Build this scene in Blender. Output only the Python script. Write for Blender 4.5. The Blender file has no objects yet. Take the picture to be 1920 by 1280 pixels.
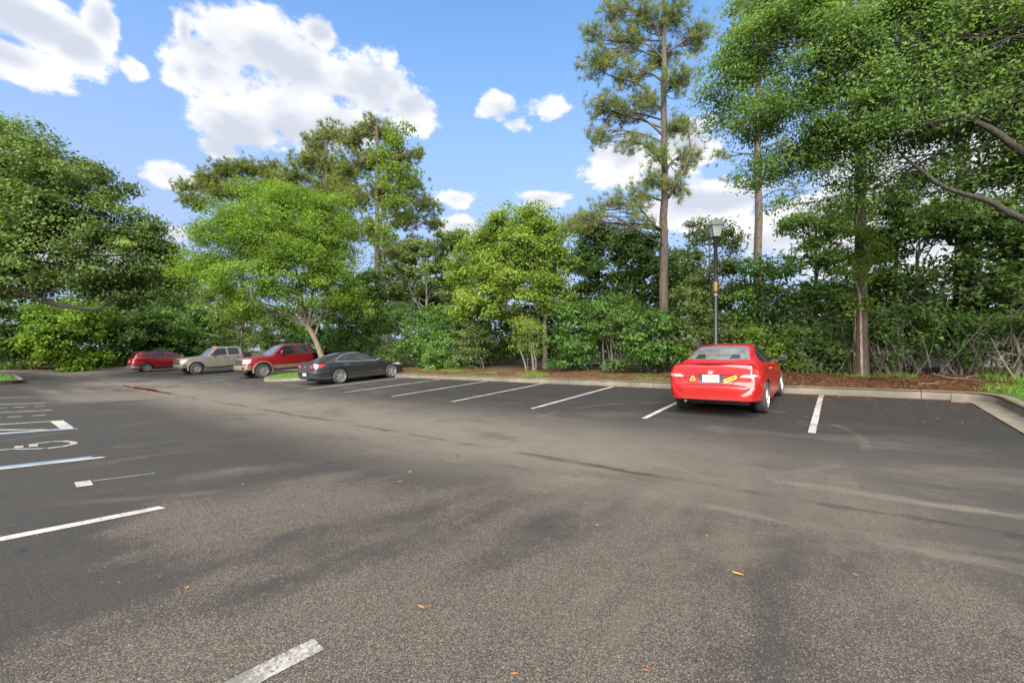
import bpy, bmesh, math, random
import numpy as np
from mathutils import Vector, Matrix
from mathutils.bvhtree import BVHTree
from mathutils.geometry import delaunay_2d_cdt

SC = bpy.context.scene
COL = SC.collection
RNG = np.random.default_rng(7)
random.seed(7)

# ------------------------------------------------------------------ camera
F_PX, PSI, YH, CZ = 790.34, -0.66, 655.0, 1.24      # focal length in photo pixels, yaw, horizon row, eye height
CP, SP = math.cos(PSI), math.sin(PSI)
cam_d = bpy.data.cameras.new('camera')
cam = bpy.data.objects.new('camera', cam_d)
COL.objects.link(cam)
cam.location = (0, 0, CZ)
cam.rotation_euler = (math.radians(90), 0, -PSI)
cam_d.sensor_width = 36
cam_d.lens = F_PX / 1920 * 36
cam_d.shift_y = 15 / 1920
cam_d.clip_start = 0.05
cam_d.clip_end = 3000
SC.camera = cam
SC.cycles.diffuse_bounces = 8
SC.cycles.max_bounces = 14

def pix_dir(u, v):
    xr = (u - 960) / F_PX
    return Vector((xr * CP + SP, -xr * SP + CP, -(v - YH) / F_PX))
def W(u, v, k):
    d = pix_dir(u, v)
    return Vector((0, 0, CZ)) + d * k

# ------------------------------------------------------------------ world, sun, exposure
SUN_EL, SUN_AZ = math.radians(38), math.radians(152)   # azimuth from +Y towards +X
SC.view_settings.view_transform = 'Standard'
SC.view_settings.look = 'None'
SC.view_settings.gamma = 1
SC.view_settings.use_curve_mapping = False
SC.view_settings.exposure = 2.0
sun_d = bpy.data.lights.new('sun', 'SUN')
sun_d.energy = 4.4
sun_d.angle = math.radians(66)
sun_d.color = (1.0, 0.95, 0.87)
sun = bpy.data.objects.new('sun', sun_d)
COL.objects.link(sun)
sd = Vector((math.sin(SUN_AZ) * math.cos(SUN_EL), math.cos(SUN_AZ) * math.cos(SUN_EL), math.sin(SUN_EL)))
sun.rotation_euler = sd.to_track_quat('Z', 'Y').to_euler()
sun.location = (0, 0, 30)

class NT:
    """tiny node-tree helper"""
    def __init__(s, tree): s.t = tree; s.n = tree.nodes; s.l = tree.links
    def new(s, kind, **kw):
        n = s.n.new(kind)
        for k, v in kw.items(): setattr(n, k, v)
        return n
    def put(s, sock, v):
        if v is None: return
        if hasattr(v, 'links'): s.l.new(v, sock)
        else: sock.default_value = v
    def m(s, op, a, b=None, c=None, clamp=False):
        n = s.n.new('ShaderNodeMath'); n.operation = op; n.use_clamp = clamp
        for i, v in enumerate((a, b, c)): s.put(n.inputs[i], v)
        return n.outputs[0]
    def vm(s, op, a, b=None, out=0):
        n = s.n.new('ShaderNodeVectorMath'); n.operation = op
        s.put(n.inputs[0], a); s.put(n.inputs[1], b)
        return n.outputs[out]
    def noise(s, vec, scale, detail=4, rough=.55, dist=0, out='Fac'):
        n = s.n.new('ShaderNodeTexNoise'); s.put(n.inputs['Vector'], vec)
        n.inputs['Scale'].default_value = scale; n.inputs['Detail'].default_value = detail
        n.inputs['Roughness'].default_value = rough; n.inputs['Distortion'].default_value = dist
        return n.outputs[out]
    def voro(s, vec, scale, out='Distance', feature='F1'):
        n = s.n.new('ShaderNodeTexVoronoi'); n.feature = feature; s.put(n.inputs['Vector'], vec); n.inputs['Scale'].default_value = scale
        return n.outputs[out]
    def ss(s, x, lo, hi):
        n = s.n.new('ShaderNodeMapRange'); n.interpolation_type = 'SMOOTHSTEP'
        s.put(n.inputs['Value'], x); s.put(n.inputs['From Min'], lo); s.put(n.inputs['From Max'], hi)
        return n.outputs['Result']
    def mix(s, f, a, b, blend='MIX'):
        n = s.n.new('ShaderNodeMix'); n.data_type = 'RGBA'; n.blend_type = blend
        s.put(n.inputs[0], f); s.put(n.inputs[6], a); s.put(n.inputs[7], b)
        return n.outputs[2]
    def xyz(s, v):
        n = s.n.new('ShaderNodeSeparateXYZ'); s.put(n.inputs[0], v); return n.outputs
    def comb(s, x, y, z):
        n = s.n.new('ShaderNodeCombineXYZ')
        for i, v in enumerate((x, y, z)): s.put(n.inputs[i], v)
        return n.outputs[0]
    def bump(s, h, strength=.3, dist=.01):
        n = s.n.new('ShaderNodeBump'); s.put(n.inputs['Height'], h)
        n.inputs['Strength'].default_value = strength; n.inputs['Distance'].default_value = dist
        return n.outputs[0]

def azel(u, v):
    d = pix_dir(u, v).normalized()
    return math.atan2(d.x, d.y), math.asin(d.z)

def build_world():
    w = bpy.data.worlds.new('World'); SC.world = w; w.use_nodes = True
    t = NT(w.node_tree); t.n.clear()
    # clouds: puffs given by azimuth / elevation, roughened by noise
    puffs = [(480,85,150,80,1),(395,125,100,70,1),(570,135,110,75,1),(450,235,95,70,1),(545,220,105,75,1),(700,165,90,70,1),
             (770,205,62,48,1),(345,55,20,45,.9),(600,62,40,36,1),(415,280,50,30,1),(640,235,85,45,1),(340,130,40,40,.9),
             (50,35,150,62,1),(150,92,70,48,1),(30,115,110,45,.9),(190,40,40,60,.9),(253,128,30,30,.32),
             (930,203,52,32,.30),(968,236,34,24,.30),(1018,200,50,30,.30),
             (1165,300,80,50,1),(1285,275,75,55,1),(1330,385,140,45,.9),(1520,420,170,70,1),(1020,376,60,22,.48),(860,430,60,26,.6),
             (330,332,74,30,.6),(310,440,65,24,.8),(862,372,44,20,.42),(1700,380,260,200,1),(1850,560,260,140,1),(120,480,230,60,.8)]
    g = bpy.data.node_groups.new('cloud_field', 'ShaderNodeTree')
    g.interface.new_socket('P', in_out='INPUT', socket_type='NodeSocketVector')
    g.interface.new_socket('D', in_out='OUTPUT', socket_type='NodeSocketFloat')
    g.interface.new_socket('S', in_out='OUTPUT', socket_type='NodeSocketFloat')
    q = NT(g); gi = q.new('NodeGroupInput'); go = q.new('NodeGroupOutput')
    P = gi.outputs[0]
    acc = None
    for (u, v, ru, rv, wt) in puffs:
        a0, e0 = azel(u, v)
        a1 = azel(u + ru, v)[0] - azel(u - ru, v)[0]; e1 = azel(u, v - rv)[1] - azel(u, v + rv)[1]
        n = q.new('ShaderNodeVectorMath', operation='MULTIPLY_ADD'); q.put(n.inputs[0], P)
        n.inputs[1].default_value = (2 / a1, 2 / e1, 0); n.inputs[2].default_value = (-a0 * 2 / a1, -e0 * 2 / e1, (1 - wt) * .8)
        l = q.vm('LENGTH', n.outputs[0], out=1)
        if acc is None: acc = l
        else:
            n = q.new('ShaderNodeMath', operation='SMOOTH_MIN'); q.put(n.inputs[0], acc); q.put(n.inputs[1], l); n.inputs[2].default_value = .25
            acc = n.outputs[0]
    acc = q.m('SUBTRACT', 1.0, acc)
    # the sky out of the frame carries the same kind of scattered cumulus
    az = q.xyz(P)[0]
    away = q.ss(q.m('ABSOLUTE', q.m('ADD', az, .66)), .95, 1.25)
    up = q.ss(q.xyz(P)[1], .62, .8)
    far = q.m('MAXIMUM', away, up)
    # P.z carries nothing; a seamless coordinate comes from sin/cos of the azimuth
    ce = q.m('COSINE', q.xyz(P)[1])
    sv = q.comb(q.m('MULTIPLY', q.m('SINE', az), ce), q.m('MULTIPLY', q.m('COSINE', az), ce), q.m('MULTIPLY', q.m('SINE', q.xyz(P)[1]), 1.6))
    big = q.m('MULTIPLY_ADD', q.noise(sv, 2.3, 1, .4), 4.0, -1.35)
    big = q.m('MINIMUM', big, .8)
    acc = q.m('MAXIMUM', acc, q.m('SUBTRACT', q.m('MULTIPLY', big, far), q.m('MULTIPLY_ADD', far, -1.0, 1.0)))
    nz = q.noise(sv, 8, 7, .66)
    nlo = q.noise(sv, 8, 3, .55)
    nzl = q.noise(q.vm('ADD', sv, (.0, -.02, .055)), 8, 3, .55)
    nf = q.noise(sv, 26, 4, .6)
    big2 = q.m('ADD', q.m('MULTIPLY_ADD', nf, .9, -.45), q.m('ADD', q.m('MULTIPLY_ADD', nz, 2.1, -1.0), acc))
    q.l.new(big2, go.inputs[0])
    # shaded where more cloud lies between here and the sun
    q.l.new(q.m('ADD', q.m('MULTIPLY', q.m('SUBTRACT', nzl, nlo), 1.9), q.m('ADD', q.m('MULTIPLY', nz, .5), q.m('MULTIPLY', acc, .75))), go.inputs[1])
    tc = t.new('ShaderNodeTexCoord')
    x, y, z = t.xyz(tc.outputs['Generated'])
    azn = t.m('ARCTAN2', x, y); eln = t.m('ARCSINE', z)
    n = t.new('ShaderNodeGroup'); n.node_tree = g
    t.l.new(t.comb(azn, eln, 0.), n.inputs[0]); D0, S0 = n.outputs[0], n.outputs[1]
    sky = t.new('ShaderNodeTexSky', sky_type='NISHITA', sun_disc=False)
    sky.sun_elevation = SUN_EL; sky.sun_rotation = SUN_AZ
    sky.air_density = 1.0; sky.dust_density = 0.3; sky.ozone_density = 2.5
    cover = t.ss(D0, -.03, .36)
    thick = t.ss(S0, .22, 1.0)
    cl = t.mix(thick, CLOUD_LIT, CLOUD_BASE)
    hz = t.ss(eln, .78, .05)
    skyc = t.mix(1.0, sky.outputs[0], SKY_TINT, 'MULTIPLY')
    skyc = t.mix(t.m('MULTIPLY', hz, .9), skyc, SKY_LOW)
    col = t.mix(t.m('MULTIPLY', cover, .97), skyc, cl)
    bg = t.new('ShaderNodeBackground'); t.l.new(col, bg.inputs[0]); bg.inputs[1].default_value = .1
    o = t.new('ShaderNodeOutputWorld'); t.l.new(bg.outputs[0], o.inputs[0])
    w.cycles.sampling_method = 'MANUAL'; w.cycles.sample_map_resolution = 256
CLOUD_LIT, CLOUD_BASE = (2.7, 2.7, 2.7, 1), (1.75, 1.86, 2.12, 1)
SKY_TINT, SKY_LOW = (.60, .79, .87, 1), (1.15, 1.27, 2.0, 1)
build_world()

# ------------------------------------------------------------------ helpers
def mesh_np(name, V, polys, k, tint=None, smooth=False):
    """mesh from numpy arrays; polys is (n,k) vertex indices"""
    me = bpy.data.meshes.new(name)
    V = np.asarray(V, np.float32); polys = np.asarray(polys, np.int32)
    me.vertices.add(len(V)); me.vertices.foreach_set('co', V.ravel())
    n = len(polys)
    me.loops.add(n * k); me.loops.foreach_set('vertex_index', polys.ravel())
    me.polygons.add(n); me.polygons.foreach_set('loop_start', np.arange(0, n * k, k, dtype=np.int32))
    if tint is not None:
        a = me.attributes.new('tint', 'FLOAT', 'FACE'); a.data.foreach_set('value', np.asarray(tint, np.float32))
    me.update(calc_edges=True)
    if smooth: me.shade_smooth()
    return me
def link(name, me, mat=None, parent=None):
    o = bpy.data.objects.new(name, me); COL.objects.link(o)
    if mat is not None and me is not None:
        me.materials.clear()
        for m_ in (mat if isinstance(mat, (list, tuple)) else [mat]): me.materials.append(m_)
    if parent is not None: o.parent = parent
    return o
def empty(name, loc, rz=0):
    o = bpy.data.objects.new(name, None); COL.objects.link(o)
    o.location = loc; o.rotation_euler = (0, 0, rz); o.empty_display_size = .3
    return o
def tag(o, label=None, cat=None, group=None, kind=None):
    if label: o['label'] = label
    if cat: o['category'] = cat
    if group: o['group'] = group
    if kind: o['kind'] = kind
    return o
def from_bm(bm, name='m', smooth=None):
    me = bpy.data.meshes.new(name); bm.to_mesh(me); bm.free()
    if smooth is not None:
        me.shade_smooth()
        me.set_sharp_from_angle(angle=math.radians(smooth))
    return me
def bx(bm, x0, x1, y0, y1, z0, z1, bev=0):
    r = bmesh.ops.create_cube(bm, size=1)
    vs = r['verts']
    for v in vs: v.co = Vector(((x0 + x1) / 2 + v.co.x * (x1 - x0), (y0 + y1) / 2 + v.co.y * (y1 - y0), (z0 + z1) / 2 + v.co.z * (z1 - z0)))
    if bev:
        es = list({e for v in vs for e in v.link_edges})
        bmesh.ops.bevel(bm, geom=es, offset=bev, segments=2, affect='EDGES', profile=.5)
def box_me(*a, bev=0, smooth=40):
    bm = bmesh.new(); bx(bm, *a, bev=bev); return from_bm(bm, 'box', smooth if bev else None)
def lathe_me(prof, n=24, axis='z', smooth=50):
    """prof: (radius, height) list"""
    bm = bmesh.new(); rows = []
    for r, h in prof:
        row = []
        for i in range(n):
            a = 2 * math.pi * i / n
            c, s = r * math.cos(a), r * math.sin(a)
            row.append(bm.verts.new((c, s, h) if axis == 'z' else (c, h, s)))
        rows.append(row)
    for a, b in zip(rows, rows[1:]):
        for i in range(n):
            bm.faces.new((a[i], a[(i + 1) % n], b[(i + 1) % n], b[i]))
    for row in (rows[0], rows[-1]):
        try: bm.faces.new(row)
        except ValueError: pass
    bmesh.ops.recalc_face_normals(bm, faces=bm.faces)
    return from_bm(bm, 'lathe', smooth)
def tubes_np(paths, n=6):
    """paths: list of (points Nx3, radii N) -> V, quads"""
    V, Q = [], []; base = 0
    ang = np.arange(n) * 2 * np.pi / n
    ca, sa = np.cos(ang), np.sin(ang)
    for P, R in paths:
        P = np.asarray(P, float); R = np.asarray(R, float); m = len(P)
        T = np.gradient(P, axis=0); T /= np.linalg.norm(T, axis=1)[:, None] + 1e-9
        ref = np.array([.31, .95, .05]) if abs(T[0][2]) > .7 else np.array([.02, .05, 1.0])
        A = np.cross(T, ref); A /= np.linalg.norm(A, axis=1)[:, None] + 1e-9
        B = np.cross(T, A)
        ring = P[:, None, :] + R[:, None, None] * (ca[None, :, None] * A[:, None, :] + sa[None, :, None] * B[:, None, :])
        V.append(ring.reshape(-1, 3))
        i = np.arange(m - 1)[:, None] * n; j = np.arange(n)[None, :]; j2 = (j + 1) % n
        Q.append(np.stack([i + j, i + j2, i + n + j2, i + n + j], -1).reshape(-1, 4) + base)
        base += m * n
    return np.concatenate(V), np.concatenate(Q)
def text_mesh(s, size, depth=.002):
    cu = bpy.data.curves.new('t', 'FONT'); cu.body = s; cu.size = size; cu.extrude = depth; cu.align_x = 'CENTER'; cu.align_y = 'CENTER'
    cu.resolution_u = 2
    o = bpy.data.objects.new('t', cu); COL.objects.link(o)
    dg = bpy.context.evaluated_depsgraph_get()
    me = bpy.data.meshes.new_from_object(o.evaluated_get(dg))
    bpy.data.objects.remove(o); bpy.data.curves.remove(cu)
    return me

# ------------------------------------------------------------------ materials
def new_mat(name):
    m = bpy.data.materials.new(name); m.use_nodes = True
    t = NT(m.node_tree); t.n.clear()
    p = t.new('ShaderNodeBsdfPrincipled'); o = t.new('ShaderNodeOutputMaterial'); t.l.new(p.outputs[0], o.inputs[0])
    return m, t, p, o
def plain(name, col, rough=.5, metal=0, var=.12, scale=8, spec=None, coat=0, bump=0, bscale=60):
    m, t, p, o = new_mat(name)
    co = t.new('ShaderNodeTexCoord').outputs['Object']
    n = t.noise(co, scale, 5, .6)
    c = t.mix(t.ss(n, .25, .75), tuple(x * (1 - var) for x in col[:3]) + (1,), tuple(min(1, x * (1 + var)) for x in col[:3]) + (1,))
    t.l.new(c, p.inputs['Base Color'])
    t.l.new(t.m('MULTIPLY_ADD', n, .12, rough - .06, clamp=True), p.inputs['Roughness'])
    p.inputs['Metallic'].default_value = metal
    if spec is not None: p.inputs['Specular IOR Level'].default_value = spec
    if coat: p.inputs['Coat Weight'].default_value = coat; p.inputs['Coat Roughness'].default_value = .04
    if bump: t.l.new(t.bump(t.noise(co, bscale, 4, .6), bump, .01), p.inputs['Normal'])
    return m
def car_paint(name, col, metal=.0, rough=.4):
    m, t, p, o = new_mat(name)
    tc = t.new('ShaderNodeTexCoord'); co = tc.outputs['Object']
    n = t.noise(co, 3, 5, .6)
    z = t.xyz(co)[2]
    dirt = t.m('MULTIPLY', t.ss(t.m('ADD', z, t.m('MULTIPLY', n, .25)), .62, .28), .35)      # road dust thrown up along the sills
    c = t.mix(t.ss(n, .3, .7), tuple(x * .94 for x in col) + (1,), tuple(x * 1.05 for x in col) + (1,))
    c = t.mix(dirt, c, (.12, .10, .08, 1))
    t.l.new(c, p.inputs['Base Color'])
    p.inputs['Roughness'].default_value = rough; p.inputs['Metallic'].default_value = metal
    p.inputs['Coat Weight'].default_value = .65; p.inputs['Specular IOR Level'].default_value = .3; t.l.new(t.m('MULTIPLY_ADD', dirt, .8, .035), p.inputs['Coat Roughness'])
    return m
def glass_mat(name, col=(.012, .014, .015), ior=1.6):
    m, t, p, o = new_mat(name)
    co = t.new('ShaderNodeTexCoord').outputs['Object']
    t.l.new(t.m('MULTIPLY_ADD', t.noise(co, 6, 4, .6), .05, .0), p.inputs['Roughness'])
    t.l.new(t.mix(t.noise(co, 2, 2), tuple(x * .7 for x in col) + (1,), tuple(x * 1.3 for x in col) + (1,)), p.inputs['Base Color'])
    p.inputs['IOR'].default_value = ior
    return m
M = {}
M['rubber'] = plain('rubber', (.022, .022, .022), .75, bump=.2, bscale=90)
M['alloy'] = plain('alloy', (.36, .36, .37), .32, .8)
M['alloy_dark'] = plain('alloy_recess', (.03, .03, .03), .6)
M['black_plastic'] = plain('black_plastic', (.018, .018, .019), .5)
M['chrome'] = plain('chrome', (.5, .5, .51), .22, 1.0)
M['seam'] = plain('seam', (.006, .006, .006), .8)
M['well'] = plain('wheel_well', (.008, .008, .008), .9)
M['glass'] = glass_mat('tinted_glass')
M['windscreen'] = glass_mat('windscreen_glass', (.07, .074, .076), 2.6)
M['lens_red'] = plain('red_lens', (.45, .012, .012), .12, coat=1)
M['lens_clear'] = plain('clear_lens', (.28, .27, .26), .15, coat=1, var=.2, scale=30)
M['lens_amber'] = plain('amber_lens', (.75, .22, .02), .15, coat=1)
M['plate'] = plain('plate_white', (.34, .35, .34), .45)
M['plate_green'] = plain('plate_green', (.06, .16, .08), .5)
M['plate_orange'] = plain('plate_orange', (.8, .25, .05), .5)
M['sticker'] = plain('sticker_yellow', (.36, .35, .012), .45)
M['sticker_tri'] = plain('sticker_triangle', (.34, .25, .015), .45)
M['sticker_ink'] = plain('sticker_ink', (.03, .05, .02), .5)
M['red_a'] = car_paint('red_paint', (.22, .002, .003))
M['red_b'] = car_paint('dark_red_paint', (.17, .004, .008), .2)
M['red_c'] = car_paint('maroon_paint', (.20, .004, .010), .2)
M['black'] = car_paint('black_paint', (.016, .017, .021), .3)
M['pewter'] = car_paint('pewter_paint', (.19, .18, .16), .4, .45)
M['tan'] = car_paint('tan_paint', (.19, .145, .095), .4, .4)

# ------------------------------------------------------------------ terrain heights
def lotz(x, y):
    """the lot drains from both sides into a shallow valley at y = 5 that falls towards -x"""
    x = np.asarray(x, float); y = np.asarray(y, float)
    xx = np.clip(x, -33, 15)
    d = y - 5; a = np.sqrt(d * d + .25) - .5
    return -.224 + .015 * xx + np.where(d > 0, np.minimum(a, 10) * .046, np.minimum(a, 9) * .045)
def lz(x, y): return float(lotz(x, y))
def gpix(u, v):
    """where the ray through a photo pixel meets the lot"""
    d = pix_dir(u, v); k = np.linspace(1.3, 80, 30000)
    z = CZ + k * d.z - lotz(k * d.x, k * d.y)
    i = int(np.argmax(z < 0)); return k[i] * d.x, k[i] * d.y
def arc(cx, cy, r, a0, a1, n=8):
    return [(cx + r * math.cos(math.radians(a0 + (a1 - a0) * i / n)), cy + r * math.sin(math.radians(a0 + (a1 - a0) * i / n))) for i in range(n + 1)]
KERB = [(-53, -26), (-53, 14.4), (-24.9, 14.4), (-24.9, 11.2)] + arc(-23.0, 11.2, 1.9, 180, 360, 14) + [(-21.1, 13.0)] \
     + [(1.95, 13.0)] + arc(1.95, 12.45, .55, 90, 0, 4) + [(2.5, 8.4)] + arc(3.5, 8.4, 1.0, 180, 270, 5) + [(42, 7.4)]
KERB = [q for i, q in enumerate(KERB) if i == 0 or math.dist(q, KERB[i - 1]) > 1e-6]
LOT = KERB + [(42, -26)]
ISLE = [(-44, -7), (-44, .1)] + arc(-42.4, .1, 1.6, 180, 90, 6) + arc(-35.6, .1, 1.6, 90, 0, 6) + [(-34, -7)]
ISLE = [q for i, q in enumerate(ISLE) if i == 0 or math.dist(q, ISLE[i - 1]) > 1e-6]
def inside(poly, X, Y):
    X = np.asarray(X, float); Y = np.asarray(Y, float); r = np.zeros(X.shape, bool)
    n = len(poly)
    for i in range(n):
        x0, y0 = poly[i]; x1, y1 = poly[(i + 1) % n]
        if y0 == y1: continue
        c = ((y0 > Y) != (y1 > Y)) & (X < (x1 - x0) * (Y - y0) / (y1 - y0) + x0)
        r ^= c
    return r
def dist_poly(poly, X, Y, closed=True):
    X = np.asarray(X, float); Y = np.asarray(Y, float); D = np.full(X.shape, 1e9)
    n = len(poly)
    for i in range(n if closed else n - 1):
        x0, y0 = poly[i]; x1, y1 = poly[(i + 1) % n]
        dx, dy = x1 - x0, y1 - y0; L = dx * dx + dy * dy + 1e-12
        t = np.clip(((X - x0) * dx + (Y - y0) * dy) / L, 0, 1)
        D = np.minimum(D, np.hypot(X - x0 - t * dx, Y - y0 - t * dy))
    return D
KH = .19
def groundz(x, y):
    x = np.asarray(x, float); y = np.asarray(y, float)
    d = np.minimum(dist_poly(LOT, x, y), dist_poly(ISLE, x, y))
    b = lotz(np.clip(x, -53, 30), np.clip(y, -20, 14.4))
    return b + KH - .015 + .035 * np.clip(d - .2, 0, 6) + .04 * np.sin(x * 1.7 + y) * np.sin(y * 1.3) * np.clip(d - .3, 0, 1)
def gz(x, y): return float(groundz(x, y))
# ------------------------------------------------------------------ setting: asphalt, ground, kerbs, markings
def cdt_mesh(name, outer, holes, pts, zfun, drop=None):
    vs = [Vector(p) for p in outer]; es = [(i, (i + 1) % len(outer)) for i in range(len(outer))]
    for h in holes:
        b = len(vs); vs += [Vector(p) for p in h]; es += [(b + i, b + (i + 1) % len(h)) for i in range(len(h))]
    vs += [Vector(p) for p in pts]
    r = delaunay_2d_cdt(vs, es, [], 1, 1e-5)
    V = np.array([tuple(v) for v in r[0]]); Fc = np.array([f for f in r[2] if len(f) == 3])
    c = V[Fc].mean(1)
    keep = np.ones(len(Fc), bool)
    for h in holes: keep &= ~inside(h, c[:, 0], c[:, 1])
    Fc = Fc[keep]
    # same winding for all
    a, b_, c_ = V[Fc[:, 0]], V[Fc[:, 1]], V[Fc[:, 2]]
    cr = (b_[:, 0] - a[:, 0]) * (c_[:, 1] - a[:, 1]) - (b_[:, 1] - a[:, 1]) * (c_[:, 0] - a[:, 0])
    Fc[cr < 0] = Fc[cr < 0][:, ::-1]
    Z = zfun(V[:, 0], V[:, 1])
    return mesh_np(name, np.column_stack([V, Z]), Fc, 3, smooth=True)
def dens(path, step):
    out = []
    for (x0, y0), (x1, y1) in zip(path, path[1:] + path[:1]):
        n = max(1, int(math.hypot(x1 - x0, y1 - y0) / step))
        out += [(x0 + (x1 - x0) * i / n, y0 + (y1 - y0) * i / n) for i in range(n)]
    return out

def asphalt_mat():
    m, t, p, o = new_mat('asphalt')
    co = t.new('ShaderNodeTexCoord').outputs['Object']
    x, y, z = t.xyz(co)
    big = t.noise(co, .35, 4, .6)
    mid = t.noise(co, 1.6, 5, .65)
    streak = t.noise(t.vm('MULTIPLY', co, (1.0, .28, 1)), 1.1, 5, .62)
    fine = t.noise(co, 70, 2, .6)
    grit = t.voro(t.vm('ADD', co, t.vm('MULTIPLY', t.noise(co, 40, 2, out='Color'), (.008, .008, 0))), 210, 'Color')
    gr = t.xyz(grit)
    grit2 = t.voro(co, 340, 'Color'); g2 = t.xyz(grit2)
    base = t.mix(t.ss(big, .3, .7), (0.0187, 0.0181, 0.0181, 1), (0.0237, 0.0225, 0.0219, 1))
    base = t.mix(t.m('MULTIPLY', t.ss(mid, .35, .75), .4), base, (0.0307, 0.0285, 0.0263, 1))
    base = t.mix(t.m('MULTIPLY', t.ss(t.noise(co, 130, 3, .7), .3, .75), .55), t.mix(1.0, base, (1.0, 1.0, 1.0, 1), 'MULTIPLY'), (0.0499, 0.0476, 0.0452, 1))
    base = t.mix(t.m('MULTIPLY', t.ss(t.noise(co, 7, 5, .7), .5, .75), .4), base, (0.0197, 0.0197, 0.0209, 1))
    # seal coat worn through to the pale aggregate, in streaks, most in the foreground and along the drive
    wx = t.m('ADD', x, t.m('MULTIPLY_ADD', t.noise(co, .9, 3, .6), 1.6, -.8))
    region = t.m('MULTIPLY', t.ss(wx, -3.5, -2.1), t.ss(y, 7.5, 3.4))
    patch_ = t.m('MULTIPLY', t.m('MULTIPLY', t.ss(wx, -5.6, -4.2), t.ss(wx, -2.6, -3.4)), t.m('MULTIPLY', t.ss(y, .3, 1.0), t.ss(y, 3.3, 2.0)))
    wear = t.m('ADD', t.m('MULTIPLY', streak, .85), t.m('ADD', t.m('MULTIPLY', mid, .25), t.m('MULTIPLY', t.noise(co, 9, 4, .7), .15)))
    wear = t.ss(t.m('MULTIPLY_ADD', patch_, .20, t.m('MULTIPLY_ADD', region, .22, wear)), .64, .92)
    # the newer, darker stalls under the trees
    fresh = t.m('MULTIPLY', t.ss(t.m('ADD', y, t.m('MULTIPLY', mid, 2.4)), 8.0, 11.0), t.ss(t.m('ADD', x, t.m('MULTIPLY', y, .25)), -16.5, -7.5))
    wear = t.m('MULTIPLY', wear, t.m('MULTIPLY_ADD', fresh, -.8, 1.0))
    stone = t.ss(t.m('ADD', gr[0], t.m('MULTIPLY', wear, .60)), .98, 1.14)
    stone2 = t.ss(t.m('ADD', g2[1], t.m('MULTIPLY', wear, .5)), .88, 1.15)
    scol = t.mix(gr[1], (0.0304, 0.0250, 0.0208, 1), (0.1318, 0.1134, 0.0961, 1))
    c = t.mix(t.m('MULTIPLY', wear, .75), base, (0.0298, 0.0256, 0.0222, 1))
    c = t.mix(stone2, c, t.mix(g2[2], (0.0264, 0.0231, 0.0202, 1), (0.0720, 0.0627, 0.0538, 1)))
    c = t.mix(stone, c, scol)
    c = t.mix(t.ss(g2[0], .86, .97), c, (0.0067, 0.0061, 0.0061, 1))
    c = t.mix(t.m('MULTIPLY', fresh, .62), c, (0.0114, 0.0109, 0.0109, 1))
    # fine sand washed into the valley and over the drive
    wy = t.m('ADD', y, t.m('MULTIPLY_ADD', t.noise(co, .5, 4, .6), .9, -.45))
    film = t.m('MULTIPLY', t.m('MULTIPLY', t.ss(wy, 2.6, 4.9), t.ss(wy, 8.6, 5.4)), t.ss(t.m('ADD', t.noise(t.vm('MULTIPLY', co, (.6, 1.6, 1)), .9, 6, .68), t.m('MULTIPLY', big, .3)), .30, .66))
    film = t.m('MULTIPLY', film, t.ss(x, 3.0, -4.0))
    spread = t.m('MULTIPLY', t.m('MULTIPLY', t.ss(y, 4.5, 6.0), t.ss(y, 12.5, 7.0)), t.ss(t.noise(t.vm('MULTIPLY', co, (.45, 1.3, 1)), .9, 6, .7), .44, .68))
    spread = t.m('MULTIPLY', spread, t.m('MULTIPLY_ADD', fresh, -.7, 1.0))
    farsand = t.m('MULTIPLY', t.m('MULTIPLY', t.ss(x, -17.5, -19.5), t.ss(x, -34, -24)), t.m('MULTIPLY', t.ss(wy, 1.2, 2.2), t.ss(wy, 6.4, 4.4)))
    def line(y0, wd, amp, sc):
        yy = t.m('SUBTRACT', t.m('ADD', y, t.m('MULTIPLY_ADD', t.noise(t.comb(x, y0, 0.), sc, 3, .5), amp, -amp / 2)), y0)
        return t.ss(t.m('ABSOLUTE', yy), wd, wd * .15)
    brk = t.ss(t.noise(t.vm('MULTIPLY', co, (1, 3, 1)), 1.3, 5, .65), .34, .62)
    lines = t.m('MULTIPLY', t.m('MAXIMUM', line(4.25, .22, .5, .3), line(5.55, .2, .5, .3)), brk)
    sand = t.m('MAXIMUM', t.m('MULTIPLY', film, 1.0), t.m('MAXIMUM', t.m('MULTIPLY', spread, .55), t.m('MAXIMUM', t.m('MULTIPLY', lines, .85), t.m('MULTIPLY', farsand, .8))))
    sand = t.m('MULTIPLY', sand, t.m('MULTIPLY_ADD', gr[2], .8, .45), clamp=True)
    c = t.mix(sand, c, t.mix(mid, (.078, .067, .055, 1), (.115, .101, .086, 1)))
    crk = t.m('MULTIPLY', t.m('MAXIMUM', line(4.98, .09, .35, .8), t.m('MULTIPLY', line(4.9, .03, .2, 2.0), .8)), t.ss(t.noise(t.vm('MULTIPLY', co, (1, 2, 1)), .9, 4, .6), .42, .6))
    c = t.mix(t.m('MULTIPLY', crk, t.m('MULTIPLY', t.ss(gr[0], .1, .5), .95)), c, (0.0144, 0.0128, 0.0112, 1))
    # scuffs from turning wheels: ring arcs
    for (cx, cy, r, wd, am) in ((1.2, 2.2, 2.05, .10, .35), (1.2, 2.2, 2.3, .09, .3), (-2.4, 7.8, 2.7, .09, .35), (-8.0, 2.8, 3.4, .12, .3)):
        rr = t.vm('LENGTH', t.vm('SUBTRACT', t.comb(x, y, 0.), (cx, cy, 0)), out=1)
        a = t.ss(t.m('ABSOLUTE', t.m('SUBTRACT', rr, r)), wd, wd * .2)
        c = t.mix(t.m('MULTIPLY', t.m('MULTIPLY', a, am), t.ss(t.noise(co, 1.2, 4), .42, .6)), c, (0.0760, 0.0664, 0.0560, 1))
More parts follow.
